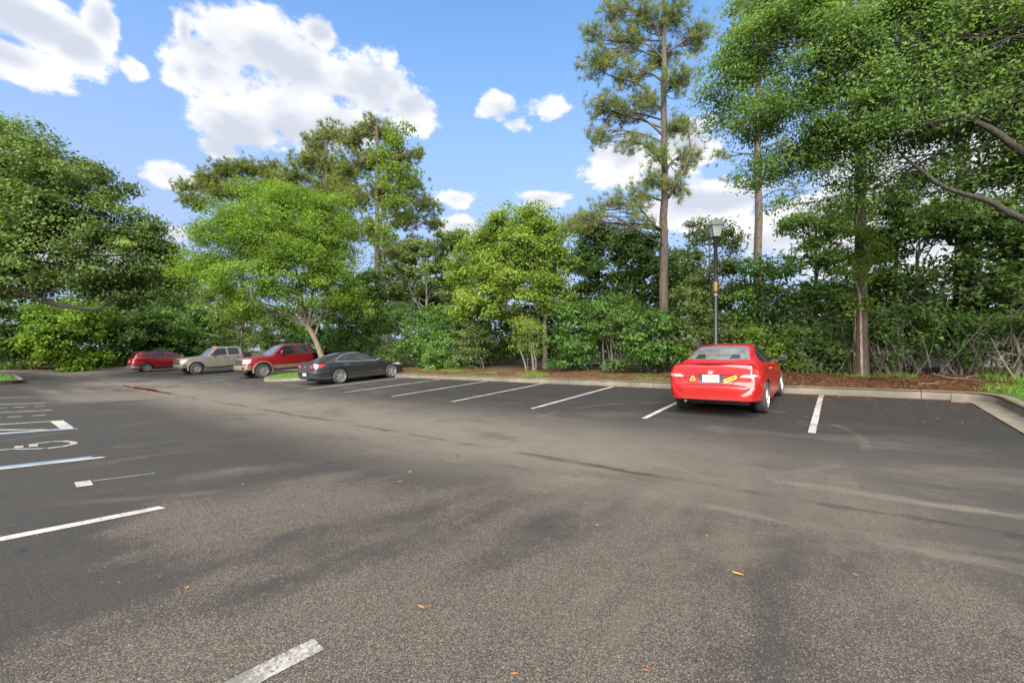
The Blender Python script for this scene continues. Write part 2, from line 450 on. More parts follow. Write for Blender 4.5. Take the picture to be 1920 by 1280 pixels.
    # damp stains round the low end, oil in the stalls
    damp = t.m('MULTIPLY', t.m('MULTIPLY', t.ss(x, -20, -26), t.ss(x, -42, -34)), t.ss(t.m('ADD', t.noise(t.vm('MULTIPLY', co, (.35, 1, 1)), .7, 4, .6), 0.), .48, .62))
    c = t.mix(t.m('MULTIPLY', damp, .55), c, (0.0176, 0.0160, 0.0144, 1))
    oil = t.m('MULTIPLY', t.ss(t.noise(co, .8, 3, .5), .64, .74), t.ss(y, 8.5, 10))
    c = t.mix(t.m('MULTIPLY', oil, .5), c, (0.0104, 0.0104, 0.0104, 1))
    drip = t.m('MULTIPLY', t.ss(t.voro(t.vm('ADD', co, t.vm('MULTIPLY', t.noise(co, 8, 2, out='Color'), (.06, .06, 0))), 2.1), .13, .05), t.ss(t.noise(co, .55, 2), .5, .6))
    c = t.mix(t.m('MULTIPLY', drip, .6), c, (.010, .010, .010, 1))      # oil drips
    peb = t.voro(co, 7, 'Distance')
    c = t.mix(t.ss(peb, .045, .03), c, (.16, .14, .11, 1))             # loose grit
    c = t.mix(t.ss(t.voro(t.vm('ADD', co, (3.3, 1.7, 0)), 4, 'Distance'), .035, .02), c, (.010, .009, .008, 1))
    gn = t.m('MULTIPLY_ADD', t.noise(co, 85, 3, .75), 1.1, .55)
    c = t.mix(1.0, c, t.comb(gn, gn, gn), 'MULTIPLY')                      # grain right through, sand and all
    t.l.new(c, p.inputs['Base Color'])
    t.l.new(t.m('MULTIPLY_ADD', stone, .08, .74), p.inputs['Roughness'])
    p.inputs['Specular IOR Level'].default_value = .16
    h = t.m('ADD', t.m('MULTIPLY', gr[0], .6), t.m('ADD', t.m('MULTIPLY', fine, .6), t.m('MULTIPLY', stone, .6)))
    t.l.new(t.bump(h, .55, .006), p.inputs['Normal'])
    return m

def ground_mat():
    m, t, p, o = new_mat('ground_soil')
    co = t.new('ShaderNodeTexCoord').outputs['Object']
    x, y, z = t.xyz(co)
    n1 = t.noise(co, 1.2, 6, .65); n2 = t.noise(co, 14, 5, .7); n3 = t.noise(t.vm('MULTIPLY', co, (1, 2.5, 1)), 45, 3, .7)
    straw = t.mix(t.ss(n3, .3, .7), (.038, .019, .011, 1), (.115, .060, .032, 1))
    straw = t.mix(t.m('MULTIPLY', t.ss(n1, .45, .7), .6), straw, (.085, .060, .038, 1))
    soil = t.mix(n2, (.030, .022, .014, 1), (.075, .055, .036, 1))
    grass = t.mix(n2, (.03, .055, .012, 1), (.075, .12, .03, 1))
    bed = t.ss(t.m('ADD', y, t.m('MULTIPLY', n1, 1.2)), 16.6, 15.4)
    c = t.mix(bed, soil, straw)
    gm = t.m('MULTIPLY', t.m('MULTIPLY', t.ss(t.noise(co, .5, 4, .6), .53, .62), t.ss(x, -1.2, -3.5)), .75)
    c = t.mix(gm, c, grass)
    isl = t.m('MAXIMUM', t.m('MULTIPLY', t.ss(x, -25.2, -24.6), t.ss(x, -20.8, -21.3)), t.m('MULTIPLY', t.ss(x, -45, -44), t.ss(x, -33, -34)))
    isl = t.m('MAXIMUM', isl, t.ss(t.m('SUBTRACT', x, t.m('MULTIPLY', y, .12)), .7, 1.3))
    c = t.mix(t.m('MULTIPLY', isl, .9), c, grass)
    c = t.mix(t.ss(t.vm('LENGTH', co, out=1), 70, 110), c, (.05, .085, .03, 1))
    t.l.new(c, p.inputs['Base Color']); p.inputs['Roughness'].default_value = .95
    p.inputs['Specular IOR Level'].default_value = .1
    t.l.new(t.bump(t.m('ADD', n2, n3), .8, .03), p.inputs['Normal'])
    return m
def concrete_mat():
    m, t, p, o = new_mat('kerb_concrete')
    tc = t.new('ShaderNodeTexCoord'); co = tc.outputs['Object']
    n1 = t.noise(co, 2.2, 6, .65); n2 = t.noise(co, 60, 4, .7); n3 = t.noise(co, .6, 4, .6)
    c = t.mix(t.ss(n1, .3, .7), (.072, .061, .046, 1), (.122, .105, .080, 1))
    c = t.mix(t.m('MULTIPLY', t.ss(n2, .45, .8), .45), c, (.07, .062, .047, 1))
    c = t.mix(t.m('MULTIPLY', t.ss(n3, .42, .64), .65), c, (.060, .056, .038, 1))     # lichen and grime
    t.l.new(c, p.inputs['Base Color']); p.inputs['Roughness'].default_value = .9
    t.l.new(t.bump(n2, .5, .008), p.inputs['Normal'])
    return m
def paint_mat(name, col, worn):
    m, t, p, o = new_mat(name)
    co = t.new('ShaderNodeTexCoord').outputs['Object']
    n = t.noise(co, 45, 4, .75); n2 = t.noise(co, 2.5, 4, .6); v = t.voro(co, 95, 'Color')
    w = t.ss(t.m('ADD', t.m('MULTIPLY', n, .6), t.m('MULTIPLY', n2, .5)), .62 - worn * .25, .82 - worn * .22)
    sp = t.ss(t.m('ADD', t.xyz(v)[0], t.m('MULTIPLY', n2, .4 * worn)), 1.08 - worn * .25, 1.2 - worn * .25)
    c = t.mix(t.m('MULTIPLY', t.ss(n2, .3, .75), .3), col + (1,), tuple(q * .62 for q in col) + (1,))
    c = t.mix(t.m('MULTIPLY', t.m('MAXIMUM', w, sp), .85), c, (.06, .056, .052, 1))
    t.l.new(c, p.inputs['Base Color']); p.inputs['Roughness'].default_value = .75
    t.l.new(t.bump(n, .4, .004), p.inputs['Normal'])
    return m
M['asphalt'] = asphalt_mat(); M['ground'] = ground_mat(); M['concrete'] = concrete_mat()
M['line'] = paint_mat('line_paint', (.27, .262, .25), .45); M['line_worn'] = paint_mat('worn_line_paint', (.26, .252, .24), .7)
M['line_blue'] = paint_mat('blue_line_paint', (.085, .15, .24), .4)

ys = [v for v in np.concatenate([np.arange(-25, 2, 1.5), np.arange(2, 8.1, .25), np.arange(8.5, 14.2, .9)])]
pts = [(x_ + .01 * ((j * 7) % 5), y_) for j, y_ in enumerate(ys) for x_ in np.arange(-52.4, 41.6, 1.5)]
pts = np.array(pts); okp = inside(LOT, pts[:, 0], pts[:, 1]) & (dist_poly(LOT, pts[:, 0], pts[:, 1]) > .2)
lot_o = link('parking_lot', cdt_mesh('parking_lot', dens(LOT, 1.5), [], [tuple(q) for q in pts[okp]], lotz), M['asphalt'])
tag(lot_o, 'dark worn asphalt parking lot with sandy drainage valley', kind='structure')

gp_ = [(x_ + .3 * math.sin(y_ * 3), y_ + .3 * math.cos(x_ * 5)) for x_ in np.arange(-75, 60, 1.6) for y_ in np.arange(-50, 45, 1.6)]
gp_ += [(x_, y_) for x_ in np.arange(-26, 8, .45) for y_ in np.arange(13.4, 18.5, .45)]
gp_ += [(x_, y_) for x_ in np.arange(-900, 901, 60) for y_ in np.arange(-900, 901, 60) if abs(x_) > 76 or abs(y_) > 51]
gp_ = np.array(gp_); okp = ~inside(LOT, gp_[:, 0], gp_[:, 1]) & (dist_poly(LOT, gp_[:, 0], gp_[:, 1]) > .25)
g_o = link('ground', cdt_mesh('ground', [(-1000, -1000), (1000, -1000), (1000, 1000), (-1000, 1000)], [dens(LOT, 1.5)], [tuple(q) for q in gp_[okp]], groundz), M['ground'])
tag(g_o, 'brown leaf litter and pine straw ground beyond the kerb', kind='structure')
ipts = [(x_, y_) for x_ in np.arange(-43.5, -34.2, .8) for y_ in np.arange(-6.5, 1.5, .8)]
ip = np.array(ipts); okp = inside(ISLE, ip[:, 0], ip[:, 1]) & (dist_poly(ISLE, ip[:, 0], ip[:, 1]) > .2)
isl_o = link('grass_island', cdt_mesh('grass_island', dens(ISLE, .8), [], [tuple(q) for q in ip[okp]], groundz), M['ground'])
tag(isl_o, 'raised grass island at the end of the stall row under the oak', kind='structure')

def kerb_run(name, label, path, prof, closed=False, seg=3.0, side=1):
    """kerb cast in lengths with open joints; prof = (offset outward, height) polygon"""
    root = empty(name, (path[0][0], path[0][1], 0)); tag(root, label, kind='structure')
    P = np.array(path + ([path[0]] if closed else []), float)
    L = np.concatenate([[0], np.cumsum(np.hypot(*np.diff(P, axis=0).T))])
    tot = L[-1]
    T = np.diff(P, axis=0); T /= np.linalg.norm(T, axis=1)[:, None]
    Nn = np.column_stack([-T[:, 1], T[:, 0]]) * side
    vn = np.zeros_like(P)
    for i in range(len(P)):
        a = Nn[max(0, i - 1)]; b = Nn[min(len(Nn) - 1, i)]
        if closed and i in (0, len(P) - 1): a, b = Nn[-1], Nn[0]
        s = a + b; vn[i] = s / max(.4, s @ b)
    def at(s):
        i = min(len(T) - 1, max(0, int(np.searchsorted(L, s, 'right') - 1)))
        f = (s - L[i]) / (L[i + 1] - L[i])
        return P[i] * (1 - f) + P[i + 1] * f, vn[i] * (1 - f) + vn[i + 1] * f
    s = 0.
    while s < tot - .05:
        e = min(tot, s + seg)
        ss = sorted({s + .006, e - .006} | {float(q) for q in L if s + .02 < q < e - .02} | {float(q) for q in np.arange(s + .5, e - .2, .5)})
        V, Fq = [], []; n = len(prof)
        for q in ss:
            c, nn = at(q)
            for (o_, h_) in prof:
                px, py = c + nn * o_
                V.append((px, py, lz(*(c)) + h_))
        for a in range(len(ss) - 1):
            for j in range(n):
                Fq.append((a * n + j, a * n + (j + 1) % n, (a + 1) * n + (j + 1) % n, (a + 1) * n + j))
        me = bpy.data.meshes.new('kerb_segment')
        me.from_pydata(V, [], Fq + [tuple(range(n))[::-1], tuple(range((len(ss) - 1) * n, len(ss) * n))])
        bm = bmesh.new(); bm.from_mesh(me); bmesh.ops.recalc_face_normals(bm, faces=bm.faces); bm.to_mesh(me); bm.free()
        me.shade_smooth(); me.set_sharp_from_angle(angle=math.radians(40))
        o = link('kerb_segment', me, M['concrete'], root); o.matrix_parent_inverse = Matrix.Translation(-root.location)
        s = e
    return root
PROF = [(-.012, -.2), (-.012, .02), (.015, .135), (.035, .172), (.065, KH), (.165, KH), (.165, -.2)]
PROF_G = [(-.36, -.2), (-.36, .012), (-.12, .004), (-.03, .03), (.0, .13), (.03, .169), (.065, KH - .003), (.163, KH - .003), (.163, -.2)]
i1 = min(range(len(KERB)), key=lambda i: math.dist(KERB[i], (1.95, 13.0)))
kerb_run('kerb', 'long pale concrete kerb along the hedge bed, cast in lengths', KERB[:i1 + 1], PROF)
kerb_run('gutter_kerb', 'stained concrete kerb with gutter pan turning off at the corner stall', [(KERB[i1][0] - .04, KERB[i1][1])] + KERB[i1 + 1:], PROF_G)
kerb_run('island_kerb', 'concrete kerb round the grass island under the oak', ISLE, PROF, closed=False, seg=2.5)

def strip(name, x0, x1, y0, y1, mat, dz=.005, wob=.004):
    """painted strip in the stall direction (y)"""
    n = max(2, int(abs(y1 - y0) / .18)); V, Fq = [], []
    for i in range(n + 1):
        y_ = y0 + (y1 - y0) * i / n
        for x_ in (x0, x1):
            xx = x_ + random.uniform(-wob, wob)
            V.append((xx, y_ + (random.uniform(-.02, .02) if i in (0, n) else 0), lz(xx, y_) + dz))
    for i in range(n): Fq.append((2 * i, 2 * i + 1, 2 * i + 3, 2 * i + 2))
    me = bpy.data.meshes.new(name); me.from_pydata(V, [], Fq)
    o = link(name, me, mat); tag(o, kind='structure'); return o
def stroke(name, pts, wd, mat, dz=.005):
    P = np.array(pts, float)
    Q = [P[0]]
    for a, b in zip(P, P[1:]):
        n = max(1, int(np.linalg.norm(b - a) / .15)); Q += [a + (b - a) * i / n for i in range(1, n + 1)]
    P = np.array(Q); T = np.gradient(P, axis=0); T /= np.linalg.norm(T, axis=1)[:, None] + 1e-9
    Nn = np.column_stack([-T[:, 1], T[:, 0]]); V, Fq = [], []
    for c, nn in zip(P, Nn):
        for s in (-.5, .5):
            q = c + nn * s * wd; V.append((q[0], q[1], lz(*q) + dz))
    for i in range(len(P) - 1): Fq.append((2 * i, 2 * i + 1, 2 * i + 3, 2 * i + 2))
    me = bpy.data.meshes.new(name); me.from_pydata(V, [], Fq); return me

for k in range(-2, 5):
    xc = -11.308 + 2.74 * k
    o = strip('parking_line', xc - .05, xc + .05, 8.28, 12.88, M['line']); o['label'] = 'white stall line running up to the long kerb'
for xc in (-28.3, -31.1, -33.9, -38.6, -41.4, -46.4):
    o = strip('parking_line', xc - .05, xc + .05, 8.5, 14.2, M['line_worn']); o['label'] = 'faint stall line between the far parked vehicles'
for xc, y1, mt in ((-1.86, .97, 'line_worn'), (-4.66, 1.03, 'line'), (-7.68, 1.1, 'line'), (-13.0, 1.22, 'line'), (-15.95, 1.3, 'line'), (-18.9, 1.4, 'line'), (-22.1, 1.45, 'line_worn')):
    strip('parking_line', xc - .055, xc + .055, -4.4, y1, M[mt])
strip('blue_parking_line', -7.86, -7.75, -4.4, 1.0, M['line_blue'])
strip('parking_line', -11.47, -11.36, -4.4, 1.2, M['line'])
strip('blue_parking_line', -11.34, -11.22, -4.4, 1.24, M['line_blue'])
strip('aisle_end_bar', -12.94, -11.48, 1.03, 1.24, M['line'])
for y0 in (.85, -1.0, -2.9):
    o = link('aisle_hatch', stroke('aisle_hatch', [(-11.5, y0), (-12.93, y0 - 1.5)], .11, M['line']), M['line']); tag(o, kind='structure')
# accessible-parking symbol, painted lying away from the drive
sym = empty('accessible_symbol', (-9.5, 0.2, lz(-9.5, .2))); tag(sym, 'painted white wheelchair symbol on the asphalt', kind='structure')
def sstroke(nm, pts, wd):
    o = link(nm, stroke(nm, pts, wd, None), M['line_worn'], sym); o.matrix_parent_inverse = Matrix.Translation(-sym.location)
g = gpix
sstroke('wheel_arc', [g(97, 828), g(120, 827), g(138, 829), g(139, 832), g(120, 837), g(89, 840.5)], .08)
sstroke('back', [g(97, 828), g(75, 831), g(53, 834)], .08)
sstroke('seat', [g(54, 836.5), g(71, 835)], .2)
sstroke('leg', [g(81, 841), g(55, 842), g(27, 841.5), g(0, 844)], .09)
sstroke('footrest', [g(27, 838.5), g(44, 837)], .2)
hx, hy = g(0, 844)
sstroke('head', [(hx + .1, hy - .55), (hx + .1, hy - .78)], .24)
for (cx, cy, sc) in ((-14.6, .75, 1.), (-17.5, .95, 1.)):
    for dy_ in (-.42, -.12, .25):
        o = link('stencil_dash', stroke('stencil_dash', [(cx, cy + dy_ - .1), (cx + .03, cy + dy_ + .1)], .12, None), M['line_worn']); tag(o, kind='structure')
o = link('paint_patch', stroke('paint_patch', [(-6.28, .73), (-6.02, .72)], .12, None), M['line']); tag(o, kind='structure')
o = link('paint_patch', stroke('paint_patch', [(-6.22, .80), (-6.15, 1.3)], .03, None), M['line_worn']); tag(o, kind='structure')

# puddle left in the valley
def puddle():
    m, t, p, o_ = new_mat('puddle_water')
    p.inputs['Base Color'].default_value = (.018, .016, .013, 1); p.inputs['IOR'].default_value = 1.5
    co = t.new('ShaderNodeTexCoord').outputs['Object']
    t.l.new(t.m('MULTIPLY', t.ss(t.noise(co, 3, 3), .5, .8), .08), p.inputs['Roughness'])
    for (x0, x1, yc, wd) in ((-30.5, -21.3, 5.0, .18),):
        n = 40; up, lo = [], []
        for i in range(n + 1):
            f = i / n; x_ = x0 + (x1 - x0) * f
            w_ = wd * math.sin(math.pi * f) ** .6 * (.75 + .25 * math.sin(i * .9) * math.sin(i * .37 + 1)) + .01
            c_ = yc + .03 * math.sin(i * .33)
            up.append((x_, c_ + w_)); lo.append((x_, c_ - w_))
        V = [(a, b, lz(a, 5.0) + .006 + (.03 if yc > 5.5 else .004)) for a, b in up + lo]
        Fq = [(i, i + 1, n + 2 + i, n + 1 + i) for i in range(n)]
        me = bpy.data.meshes.new('puddle'); me.from_pydata(V, [], Fq)
        o = link('puddle', me, m); tag(o, 'shallow rain puddle lying in the asphalt valley', kind='structure')
puddle()
# ------------------------------------------------------------------ vehicles
def pchip(xs, ys, x):
    """monotone cubic interpolation"""
    xs = np.asarray(xs, float); ys = np.asarray(ys, float)
    h = np.diff(xs); d = np.diff(ys) / h; m = np.zeros_like(xs)
    for i in range(1, len(xs) - 1):
        if d[i - 1] * d[i] > 0:
            w1, w2 = 2 * h[i] + h[i - 1], h[i] + 2 * h[i - 1]
            m[i] = (w1 + w2) / (w1 / d[i - 1] + w2 / d[i])
    m[0], m[-1] = d[0], d[-1]
    i = np.clip(np.searchsorted(xs, x, 'right') - 1, 0, len(h) - 1)
    t = (x - xs[i]) / h[i]
    return (2 * t**3 - 3 * t**2 + 1) * ys[i] + (t**3 - 2 * t**2 + t) * h[i] * m[i] + (-2 * t**3 + 3 * t**2) * ys[i + 1] + (t**3 - t**2) * h[i] * m[i + 1]
def tab(d, x):
    k = sorted(d); return pchip(k, [d[q] for q in k], x)
def chaikin(P, it):
    for _ in range(it):
        a = P[:, :-1] * .75 + P[:, 1:] * .25; b = P[:, :-1] * .25 + P[:, 1:] * .75
        Q = np.empty((P.shape[0], 2 * (P.shape[1] - 1) + 2, 2)); Q[:, 0] = P[:, 0]; Q[:, -1] = P[:, -1]
        Q[:, 1:-1:2] = a; Q[:, 2:-1:2] = b
        P = Q
    return P
def loft(sp):
    """body shell from side, plan and belt tables; local x forward, y left, z up"""
    keys = sorted(sp['top'])
    xs = sorted(set(np.round(np.concatenate([np.arange(keys[0], keys[-1], .05), keys, [keys[0] + q for q in (.006, .015, .03)], [keys[-1] - q for q in (.006, .015, .03)]]), 4)))
    xs = np.array(xs)
    zc = tab(sp['top'], xs); zs = tab(sp['belt'], xs); wm = tab(sp['plan'], xs); wt = tab(sp['roofw'], xs); zb = tab(sp['bot'], xs)
    cr = tab(sp['crown'], xs) if 'crown' in sp else np.full_like(xs, .05)
    zt = zc - cr
    zs = np.minimum(zs, zt - .012); wt = np.minimum(wt, wm - .05)
    zb = np.minimum(zb, zs - .05)
    ws = wm - sp.get('tumble', .045)
    zw = zb + sp.get('waist', .62) * (zs - zb)
    wl = wm - sp.get('tuck', .06)
    Z = np.zeros_like(xs)
    P = np.stack([np.stack([Z, zb], 1), np.stack([wl * .8, zb], 1), np.stack([wl, zb + .01], 1), np.stack([wl + .02, zb + .12 * (zs - zb)], 1), np.stack([wm, zw], 1), np.stack([ws + .008, zs - .05 * (zs - zb)], 1),
                  np.stack([ws - .012, zs + .01 * (zt - zs)], 1), np.stack([wt + .012, zt - .15 * (zt - zs)], 1), np.stack([wt - .03, zt + .2 * (zc - zt)], 1), np.stack([wt * .6, zt + .80 * (zc - zt)], 1), np.stack([Z, zc], 1)], 1)
    P = chaikin(P, 2); n = P.shape[1]; m = len(xs)
    V = np.zeros((m, 2 * n - 2, 3)); V[:, :, 0] = xs[:, None]
    V[:, :n, 1] = P[:, :, 0]; V[:, :n, 2] = P[:, :, 1]
    V[:, n:, 1] = -P[:, n - 2:0:-1, 0]; V[:, n:, 2] = P[:, n - 2:0:-1, 1]
    r = 2 * n - 2
    Fq = [(i * r + j, i * r + (j + 1) % r, (i + 1) * r + (j + 1) % r, (i + 1) * r + j) for i in range(m - 1) for j in range(r)]
    Fq += [tuple(range(r)), tuple(range((m - 1) * r, m * r))]
    me = bpy.data.meshes.new('body'); me.from_pydata(V.reshape(-1, 3).tolist(), [], Fq)
    bm = bmesh.new(); bm.from_mesh(me); bmesh.ops.recalc_face_normals(bm, faces=bm.faces); bm.to_mesh(me); bm.free()
    return me
def cut(me, cutters, paint, smooth=32):
    """boolean the wheel wells out of a shell"""
    o = bpy.data.objects.new('tmp', me); COL.objects.link(o); me.materials.append(paint)
    cs = []
    for (x, z, r, y0, y1) in cutters:
        bm = bmesh.new(); bmesh.ops.create_cone(bm, cap_ends=True, segments=36, radius1=r, radius2=r, depth=abs(y1 - y0))
        bmesh.ops.rotate(bm, verts=bm.verts, matrix=Matrix.Rotation(math.pi / 2, 3, 'X')); bmesh.ops.translate(bm, verts=bm.verts, vec=(x, (y0 + y1) / 2, z))
        cm = bpy.data.meshes.new('c'); bm.to_mesh(cm); bm.free(); cm.materials.append(M['well'])
        c = bpy.data.objects.new('c', cm); COL.objects.link(c); cs.append(c)
        md = o.modifiers.new('b', 'BOOLEAN'); md.object = c; md.operation = 'DIFFERENCE'; md.solver = 'EXACT'; md.material_mode = 'TRANSFER'
    dg = bpy.context.evaluated_depsgraph_get(); dg.update()
    r = bpy.data.meshes.new_from_object(o.evaluated_get(dg))
    for c in cs + [o]: bpy.data.objects.remove(c)
    r.shade_smooth(); r.set_sharp_from_angle(angle=math.radians(smooth))
    return r
AX = {'+y': (Vector((0, -1, 0)), lambda a, b: Vector((a, 3, b))), '-y': (Vector((0, 1, 0)), lambda a, b: Vector((a, -3, b))),
      '+x': (Vector((-1, 0, 0)), lambda a, b: Vector((5, a, b))), '-x': (Vector((1, 0, 0)), lambda a, b: Vector((-5, a, b))),
      '+z': (Vector((0, 0, -1)), lambda a, b: Vector((a, b, 5)))}
def patch(bvh, poly, axis, off=.004, res=.05, depth=.012):
    """a thin shell laid on the body: polygon seen along an axis, projected onto the surface"""
    d, org = AX[axis]
    out = []
    for (a, b) in zip(poly, poly[1:] + poly[:1]):
        n = max(1, int(math.dist(a, b) / res)); out += [(a[0] + (b[0] - a[0]) * i / n, a[1] + (b[1] - a[1]) * i / n) for i in range(n)]
    P = np.array(out); lo, hi = P.min(0), P.max(0)
    gx, gy = np.meshgrid(np.arange(lo[0] + res / 2, hi[0], res), np.arange(lo[1] + res / 2, hi[1], res))
    gx, gy = gx.ravel(), gy.ravel()
    k = inside(out, gx, gy) & (dist_poly(out, gx, gy) > res * .3) if len(gx) else np.zeros(0, bool)
    vs = [Vector(p) for p in out] + [Vector((a, b)) for a, b in zip(gx[k], gy[k])]
    r = delaunay_2d_cdt(vs, [(i, (i + 1) % len(out)) for i in range(len(out))], [], 1, 1e-5)
    V, N, bad = [], [], set()
    for v in r[0]:
        o_ = org(v.x, v.y); h = bvh.ray_cast(o_, d)
        if h[0] is None: bad.add(len(V)); V.append(Vector((0, 0, 0))); N.append(-d); continue
        nn = h[1] if h[1].dot(d) < 0 else -h[1]
        V.append(h[0] + nn * off); N.append(nn)
    Fs = [tuple(f) for f in r[2] if not bad.intersection(f) and max((V[a] - V[b]).length for a, b in zip(f, f[1:] + f[:1])) < res * 6 + .1]
    # rim walls
    cnt = {}
    for f in Fs:
        for a, b in zip(f, f[1:] + f[:1]): cnt[(a, b)] = cnt.get((a, b), 0) + 1
    nv = len(V); V2 = V + [v - n_ * depth for v, n_ in zip(V, N)]
    for (a, b) in list(cnt):
        if (b, a) not in cnt: Fs.append((b, a, a + nv, b + nv))
    return [tuple(v) for v in V2], Fs
def patch_me(bvh, polys, **kw):
    V, Fs = [], []
    for axis, poly in polys:
        v, f = patch(bvh, poly, axis, **kw); b = len(V); V += v; Fs += [tuple(i + b for i in q) for q in f]
    me = bpy.data.meshes.new('patch'); me.from_pydata(V, [], Fs)
    bm = bmesh.new(); bm.from_mesh(me)
    bmesh.ops.recalc_face_normals(bm, faces=bm.faces)
    bmesh.ops.delete(bm, geom=[v for v in bm.verts if not v.link_faces], context='VERTS')
    bm.to_mesh(me); bm.free()
    me.shade_smooth(); me.set_sharp_from_angle(angle=math.radians(40))
    return me
def ribbon(pts, w):
    """polyline -> thin polygon"""
    P = np.array(pts, float); T = np.gradient(P, axis=0); T /= np.linalg.norm(T, axis=1)[:, None]
    N = np.column_stack([-T[:, 1], T[:, 0]]) * w / 2
    return [tuple(q) for q in P + N] + [tuple(q) for q in (P - N)[::-1]]
def mir(poly): return [(-a, b) for a, b in poly][::-1]

def make_wheel(r, w, rr, spokes, style='alloy', sw=.2):
    tyre = lathe_me([(rr * .96, -w / 2 + .02), (rr * 1.0, -w / 2 + .004), (r * .93, -w / 2), (r * .985, -w / 2 + .025), (r, -w / 2 + .06), (r, w / 2 - .06), (r * .985, w / 2 - .025), (r * .93, w / 2), (rr * 1.0, w / 2 - .004), (rr * .96, w / 2 - .02)], 36, axis='y', smooth=60)
    bm = bmesh.new()
    # rim barrel and lip, open outwards (+y is the outside)
    def ring(prof):
        rows = []
        for q, h in prof: rows.append([bm.verts.new((q * math.cos(2 * math.pi * i / 36), h, q * math.sin(2 * math.pi * i / 36))) for i in range(36)])
        for a, b in zip(rows, rows[1:]):
            for i in range(36): bm.faces.new((a[i], a[(i + 1) % 36], b[(i + 1) % 36], b[i]))
        return rows
    ring([(rr * 1.0, w / 2 - .004), (rr * .99, w / 2 + .004), (rr * .93, w / 2), (rr * .9, w / 2 - .03), (rr * .9, w / 2 - .09)])
    nb = len(bm.faces)
    rows = ring([(rr * .9, w / 2 - .085), (.02, w / 2 - .085)]); bm.faces.new(rows[-1])
    dark = list(bm.faces)[nb:]
    nb = len(bm.faces)
    for s in range(spokes):
        a = 2 * math.pi * s / spokes + .3
        for (r0, r1, w0, w1, h0, h1) in ((rr * .12, rr * .92, sw * rr * .8, sw * rr * 1.25, w / 2 - .015, w / 2 - .02),):
            pts = []
            for (q, hw, hh) in ((r0, w0, h0), (r1, w1, h1)):
                for sg in (-1, 1):
                    for dd in (0, -.045):
                        pts.append((q, sg * hw, hh + dd))
            vs = []
            for (q, tt, hh) in pts:
                vs.append(bm.verts.new((q * math.cos(a) - tt * math.sin(a), hh, q * math.sin(a) + tt * math.cos(a))))
            for f in ((0, 2, 6, 4), (0, 1, 5, 4), (2, 3, 7, 6), (1, 3, 7, 5)): bm.faces.new([vs[i] for i in f])
    ring([(rr * .2, w / 2 - .05), (rr * .2, w / 2 - .005), (rr * .15, w / 2), (.004, w / 2 + .002)])
    bmesh.ops.recalc_face_normals(bm, faces=bm.faces)
    for f in dark: f.material_index = 1
    rim = from_bm(bm, 'rim', 35); rim.materials.append(M[style]); rim.materials.append(M['alloy_dark'])
    tyre.materials.append(M['rubber'])
    return tyre, rim

